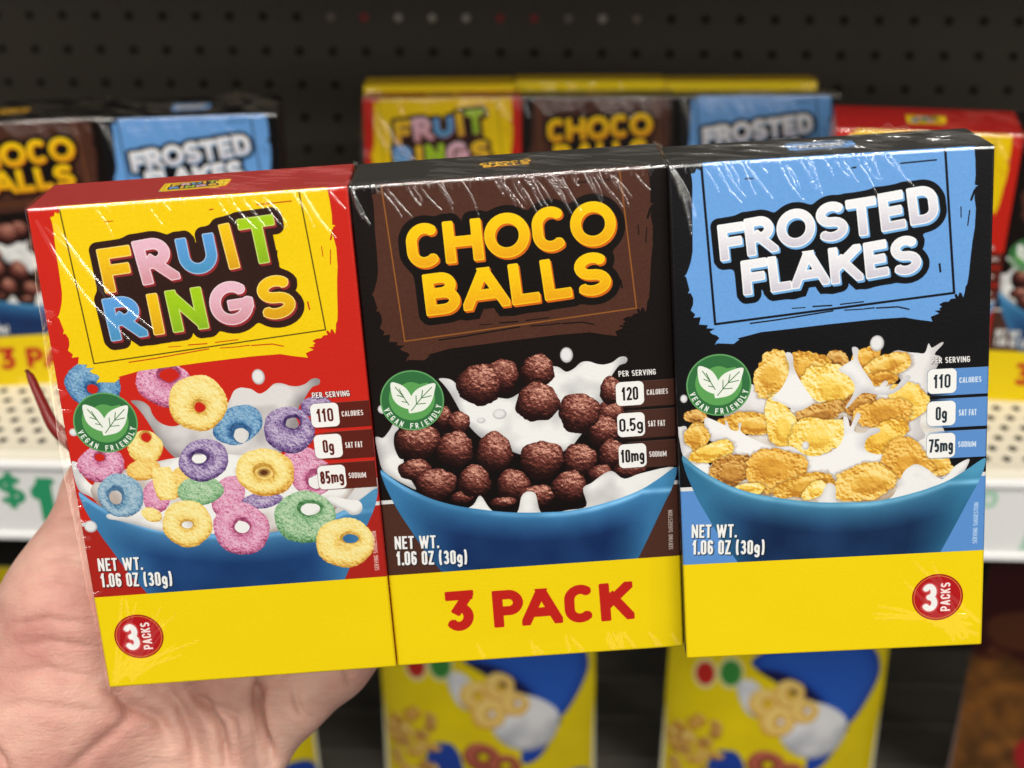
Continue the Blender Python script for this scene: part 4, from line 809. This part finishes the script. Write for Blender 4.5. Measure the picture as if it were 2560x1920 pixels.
rx = Vector((.9989, .03, 0)).normalized(); a = math.radians(14); back = Vector((-rx.y, rx.x, 0)); up = Vector((0, 0, 1))*math.cos(a)+back*math.sin(a); dep = back*math.cos(a)-Vector((0, 0, 1))*math.sin(a)
Rm = Matrix((-rx, dep, -up)).transposed()
c4.matrix_world = Matrix.Translation(Vector((.0015, .951, .9452))) @ Rm.to_4x4()
c4.scale = (.955,)*3; tag(c4, 'upside down three pack behind the middle one, only its yellow base strip showing')

# ------------------------------------------------------------------ pouches on the lower shelf
def pouch_art(kind):
    global S
    keep = S; S = 5
    if kind == 'yellow':
        cv = Canvas(165, 255, rgb(240, 214, 10))
        cv.a[:] = cv.a*(1-.0)+(noise(cv.h, cv.w, 90, 2, 4)[..., None]-.5)*np.array([.06, .06, .02])
        cv.ellipse(28, 77, 9, 13, rgb(236, 226, 170)); cv.ellipse(28, 77, 7, 10, rgb(196, 40, 30)); cv.ellipse(47, 74, 10, 14, rgb(232, 226, 170)); cv.ellipse(47, 74, 8, 11, rgb(60, 140, 60))
        blue = [(62, 62), (84, 48), (120, 44), (150, 50), (160, 74), (152, 100), (138, 120), (124, 110), (112, 92), (92, 78), (70, 72)]
        cv.poly(blue, rgb(22, 62, 160), 6)
        m = cv.polymask(smooth_pts(blue, 6)); bb = boxblur(m, 30); hl = np.clip(bb*1.6-.75, 0, 1)*m
        cv.put(hl*.75, rgb(52, 112, 214)); cv.poly([(66, 70), (92, 76), (114, 92), (128, 112), (140, 122), (134, 126), (118, 114), (100, 94), (82, 82)], rgb(18, 22, 74), 6)
        cv.poly([(34, 158), (50, 142), (60, 150), (66, 172), (84, 190), (120, 186), (150, 176), (165, 190), (165, 255), (30, 255)], rgb(26, 66, 164), 6)
        cv.poly([(112, 138), (128, 120), (136, 126), (124, 154), (110, 158)], rgb(24, 72, 178), 4)
        shade_poly(cv, [(84, 112), (96, 96), (122, 100), (138, 116), (132, 140), (112, 146), (92, 134)], rgb(236, 236, 238), rgb(170, 172, 182), 8, 5, seed=3)
        shade_poly(cv, [(52, 86), (60, 78), (72, 88), (72, 108), (60, 106)], rgb(230, 232, 236), rgb(168, 172, 184), 6, 5, seed=4)
        for i, q in enumerate([(74, 98, 13, 12, 10), (92, 90, 12, 11, 0), (84, 112, 14, 12, -20), (104, 104, 11, 10, 15)]): ring(cv, *q, 'o', 2, -1, 3.6, 3.4, seed=300+i)
        for i, q in enumerate([(78, 152, 15, 14, 0), (96, 160, 13, 12, 10)]): ring(cv, *q, 'r', 1, -2, 5.5, 4.6, seed=320+i)
        r_ = random.Random(2)
        for i in range(70): flake(cv, r_.uniform(4, 40), r_.uniform(118, 250), 4.6, 5.2, r_.uniform(0, 180), r_.choice([1, 2, 3]), 340+i)
        for i in range(8): cv.ellipse(r_.uniform(50, 150), r_.uniform(200, 250), 4, 5, rgb(238, 206, 60))
    else:
        cv = Canvas(165, 300, rgb(60, 14, 14)); X, Y = cv.grid((0, 0, cv.w, cv.h)); n = noise(cv.h, cv.w, 60, 3, 8)
        m = np.clip((Y-92+40*(n-.5))/14, 0, 1)[..., None]
        am = rgb(118, 74, 30)*(.6+.8*noise(cv.h, cv.w, 60, 2, 9)[..., None]); cv.a = cv.a*(1-m)+am*m
        cv.ellipse(52, 176, 13, 18, rgb(170, 30, 36)); cv.ellipse(22, 262, 20, 14, rgb(140, 130, 40)); cv.ellipse(60, 262, 22, 12, rgb(205, 180, 30))
        cv.poly([(10, 60), (60, 50), (90, 70), (60, 86), (14, 84)], rgb(96, 50, 26), 6)
    r_ = 5 if kind == 'yellow' else 12
    cv.a = np.stack([boxblur(cv.a[..., i], r_/2) for i in range(3)], -1)      # soft airbrushed print
    a = np.clip(cv.a, 0, 1); S = keep; return a
M_pouch = {k: printed('pouch_print_%s' % k, image('pouch_art_%s' % k, pouch_art(k)), rough=.3, coat=.35, bump=.0) for k in ('yellow', 'dark')}
M_seal = pbr('pouch_back_foil', (.55, .5, .35), .4)
def pouch(W_, H_, D_, kind, label, loc, seed, group=None):
    nu, nv = 44, 60; rn = np.random.default_rng(seed); u = np.linspace(0, 1, nu); v = np.linspace(0, 1, nv); U, Vv = np.meshgrid(u, v)
    wob = noise(nv, nu, 14, 2, seed)-.5
    side = np.clip(np.minimum(U, 1-U)/.5, 0, 1); fat = np.sin(np.clip(np.minimum(U, 1-U)/.5, 0, 1)*math.pi/2)**.75*np.interp(Vv, [0, .06, .5, .9, 1], [.42, .55, .5, .12, .0])
    xx = (U-.5)*W_*(1+.02*np.sin(Vv*5+seed)-.06*np.interp(Vv, [0, .6, 1], [0, 0, 1]))+.0
    yf = -D_*fat-wob*.011*side; zz = Vv*H_
    P = [np.stack([xx, yf, zz], -1).reshape(-1, 3), np.stack([xx, D_*fat*.8+.0004+0*yf, zz], -1).reshape(-1, 3)]
    jj, ii = np.meshgrid(np.arange(nv-1), np.arange(nu-1), indexing='ij'); k = (jj*nu+ii).ravel(); q = np.stack([k, k+1, k+nu+1, k+nu], -1)
    me = np_mesh('pouch_front', P[0], q); uvl = me.uv_layers.new(name='UVMap'); li = np.zeros(len(me.loops), np.int32); me.loops.foreach_get('vertex_index', li)
    uvl.data.foreach_set('uv', np.stack([U.ravel()[li], Vv.ravel()[li]], -1).astype(np.float32).ravel())
    r = empty('snack_pouch', Matrix.Translation(loc)); tag(r, label, 'pouch', group)
    link('pouch_front', me, M_pouch[kind], r, smooth=True)
    link('pouch_back', np_mesh('pouch_back', P[1], q[:, ::-1]), M_seal, r, smooth=True)
    g = mesh('edge_seal', [(-W_/2-.002, .0002, .004), (-W_/2+.001, .0002, .0), (-W_/2+.001+W_*.03, .0002, H_), (-W_/2-.002+W_*.03, .0002, H_)], [(0, 1, 2, 3)])
    g2 = mesh('edge_seal', [(W_/2-.001, .0002, .0), (W_/2+.002, .0002, .004), (W_/2+.002-W_*.03, .0002, H_), (W_/2-.001-W_*.03, .0002, H_)], [(0, 1, 2, 3)])
    M_edge = pbr('clear_edge', (.62, .60, .45) if kind == 'yellow' else (.16, .11, .10), .25)
    for e in (g, g2): link('edge_seal', e, M_edge, r)
    return r
pk0 = pouch(.160, .255, .045, 'yellow', 'yellow snack pouch under the middle of the held pack', (-.0665, .880, .3455), 3, 'yellow snack pouches on the lower shelf')
for x, lab, dx in ((.1450, 'yellow snack pouch under the right box of the held pack', .0), (-.2800, 'yellow snack pouch behind the wrist of the hand', 0.), (-.4650, 'yellow snack pouch at the left edge under the price tag', 0.)):
    c = copy_tree(pk0); c.location = (x, .880, .3455); c['label'] = lab
pouch(.165, .30, .04, 'dark', 'dark red and amber pouch at the right edge beside the yellow pouches', (.362, .872, .3455), 9)
# lower back panel of the fixture with pressed ribs
bm = bmesh.new(); box_bm(bm, -1.07, 1.13, 1.1175, 1.1255, .20, .735)
for z in np.arange(.24, .73, .052): box_bm(bm, -1.07, 1.13, 1.1125, 1.1173, z, z+.010, .002)
tag(link('back_panel', bm_mesh('back_panel', bm), pbr('grey_brown_panel', (.024, .022, .019), .75, .10, vary=.1)), 'grey brown ribbed metal back panel behind the yellow pouches', 'panel')
# ------------------------------------------------------------------ the hand: one skin surface, palm towards the camera
import openvdb
HM = Matrix.Translation(HAND_LOC) @ CAM_ROT.to_4x4()
def hand_mesh():
    vx = .95; lo = np.array([-150., -118., -80.]); hi = np.array([92., 100., 50.]); n = ((hi-lo)/vx).astype(int)
    gx, gy, gz = (lo[i]+vx*np.arange(n[i]) for i in range(3)); X, Y, Z = np.meshgrid(gx.astype(np.float32), gy.astype(np.float32), gz.astype(np.float32), indexing='ij')
    def cone(a, b):
        a4, b4 = np.array(a), np.array(b); d = b4[:3]-a4[:3]; L = float(d@d)+1e-6
        t = np.clip(((X-a4[0])*d[0]+(Y-a4[1])*d[1]+(Z-a4[2])*d[2])/L, 0, 1)
        return np.sqrt((X-a4[0]-t*d[0])**2+(Y-a4[1]-t*d[1])**2+(Z-a4[2]-t*d[2])**2)-(a4[3]+(b4[3]-a4[3])*t)
    def smin(a, b, k):
        h = np.clip(.5+.5*(b-a)/k, 0, 1); return b*(1-h)+a*h-k*h*(1-h)
    D = None
    for key, k in (('palm', 14.), ('f4', 9.), ('f3', 4.), ('f2', 2.5), ('f1', 2.5)):
        for ch in HAND[key]:
            C = None
            for a, b in zip(ch[:-1], ch[1:]):
                c = cone(a, b); C = c if C is None else smin(C, c, 4.)
            D = C if D is None else smin(D, C, k)
    # rest against the cartons: skin gives way where they press
    W = HM @ Matrix.Diagonal((.001, .001, .001, 1))
    for m in PM[:2]:
        T = np.array(m.inverted() @ W)
        bx, by, bz = (T[i, 0]*X+T[i, 1]*Y+T[i, 2]*Z+T[i, 3] for i in range(3))
        q = np.maximum(np.maximum(np.abs(bx)-BW/2-.0012, np.abs(by-BD/2)-BD/2-.0012), np.abs(bz-BH/2)-BH/2-.0012)*1000
        D = -smin(-D, q, 1.5)
    g = openvdb.FloatGrid(background=8.); g.copyFromArray(np.clip(D, -8, 8).astype(np.float32)); pts, tri, quad = g.convertToPolygons(0., 0.)
    P = pts*vx+lo
    me = np_mesh('hand', P/1000., np.asarray(quad)) if len(quad) else None
    return me
me = hand_mesh()
# soften the voxel steps, then press in the creases
hand = link('hand', me, None, None, HM)
sm = hand.modifiers.new('smooth', 'SMOOTH'); sm.factor = .5; sm.iterations = 8
dg = bpy.context.evaluated_depsgraph_get(); me2 = bpy.data.meshes.new_from_object(hand.evaluated_get(dg)); hand.modifiers.clear(); hand.data = me2; me2.name = 'hand'
nv = len(me2.vertices); P = np.zeros(nv*3, np.float32); me2.vertices.foreach_get('co', P); P = P.reshape(-1, 3)
N = np.zeros(nv*3, np.float32); me2.vertices.foreach_get('normal', N); N = N.reshape(-1, 3)
X, Y = P[:, 0]*1000, P[:, 1]*1000; dz = np.zeros(nv)
for pts, wd, dp in CREASE:
    p = np.array(pts); d = np.min([seg(X, Y, a, b) for a, b in zip(p[:-1], p[1:])], 0)
    e = np.min([np.hypot(X-p[i][0], Y-p[i][1]) for i in (0, -1)], 0); fade = np.clip(e/9+.15, 0, 1)
    dz += (-dp*1.5*np.exp(-(d/(wd*.8))**2)+dp*.28*np.exp(-((d-2.2*wd)/(1.3*wd))**2))*fade
front = np.clip(N[:, 2]*1.6-.1, 0, 1)
P += N*(dz*front/1000)[:, None]; me2.vertices.foreach_set('co', P.ravel()); me2.update()
me2.polygons.foreach_set('use_smooth', [True]*len(me2.polygons))
M_skin = bpy.data.materials.new('skin'); M_skin.use_nodes = True; nt = M_skin.node_tree; b = nt.nodes['Principled BSDF']
tc = nd(nt, 'ShaderNodeTexCoord'); n1 = nd(nt, 'ShaderNodeTexNoise', Scale=26., Detail=4., Roughness=.6); n2 = nd(nt, 'ShaderNodeTexNoise', Scale=260., Detail=4.)
rp = nd(nt, 'ShaderNodeValToRGB'); el = rp.color_ramp.elements
el[0].position = .3; el[0].color = (.46, .20, .165, 1); el[1].position = .7; el[1].color = (.68, .42, .335, 1); e = el.new(.5); e.color = (.585, .32, .255, 1)
mp = nd(nt, 'ShaderNodeMapping'); mp.inputs['Scale'].default_value = (1., 4.2, 1.); n3 = nd(nt, 'ShaderNodeTexNoise', Scale=150., Detail=4., Roughness=.65, Distortion=.4)
vo = nd(nt, 'ShaderNodeTexVoronoi', Scale=900.)
for a, c_ in ((tc.outputs['Object'], n1.inputs['Vector']), (tc.outputs['Object'], n2.inputs['Vector']), (tc.outputs['Object'], mp.inputs[0]), (mp.outputs[0], n3.inputs['Vector']), (tc.outputs['Object'], vo.inputs['Vector']), (n1.outputs['Fac'], rp.inputs[0])): nt.links.new(a, c_)
nt.links.new(rp.outputs[0], b.inputs['Base Color'])
ad = nd(nt, 'ShaderNodeMath', operation='MULTIPLY_ADD'); ad.inputs[1].default_value = .25; nt.links.new(vo.outputs['Distance'], ad.inputs[0]); nt.links.new(n3.outputs['Fac'], ad.inputs[2])
bp = nd(nt, 'ShaderNodeBump', Strength=.42, Distance=.0014); nt.links.new(ad.outputs[0], bp.inputs['Height']); nt.links.new(bp.outputs[0], b.inputs['Normal'])
b.inputs['Subsurface Weight'].default_value = .35; b.inputs['Subsurface Radius'].default_value = (1., .35, .2); b.inputs['Subsurface Scale'].default_value = .004
b.inputs['Roughness'].default_value = .5; b.inputs['Specular IOR Level'].default_value = .4
me2.materials.append(M_skin)
tag(hand, 'left hand, palm forward with a dark red thumbnail, holding the three pack from behind', 'hand')
# painted thumbnail: long, curved both ways, about a millimetre thick
c_ = smooth_pts(NAIL, 5)[:16]; V, F = [], []; nw = 9
for i, p in enumerate(c_):
    t = i/(len(c_)-1); half = 3.9*(1-.55*t)*(1 if t < .85 else math.sqrt(max(0.02, 1-((t-.85)/.15)**2))); tan = np.array(c_[min(i+1, len(c_)-1)])-np.array(c_[max(i-1, 0)]); tan /= np.linalg.norm(tan)
    side = np.array([.78, .56, .28]); side -= tan*(side@tan); side /= np.linalg.norm(side); nrm = np.cross(side, tan)
    bow = nrm*(-1.6*math.sin(math.pi*t))
    for k in range(nw):
        s = -1+2*k/(nw-1); V.append((np.array(p)+bow+side*half*s-nrm*(s*s*2.6*(1-.2*t)))/1000)
F = [(i*nw+k, i*nw+k+1, (i+1)*nw+k+1, (i+1)*nw+k) for i in range(len(c_)-1) for k in range(nw-1)]
nail = link('fingernail', mesh('fingernail', V, F), pbr('dark_red_polish', (.21, .010, .009), .35, .3, coat=.15), hand, smooth=True)
so = nail.modifiers.new('solidify', 'SOLIDIFY'); so.thickness = .0009; sb = nail.modifiers.new('sub', 'SUBSURF'); sb.levels = 1; sb.render_levels = 2
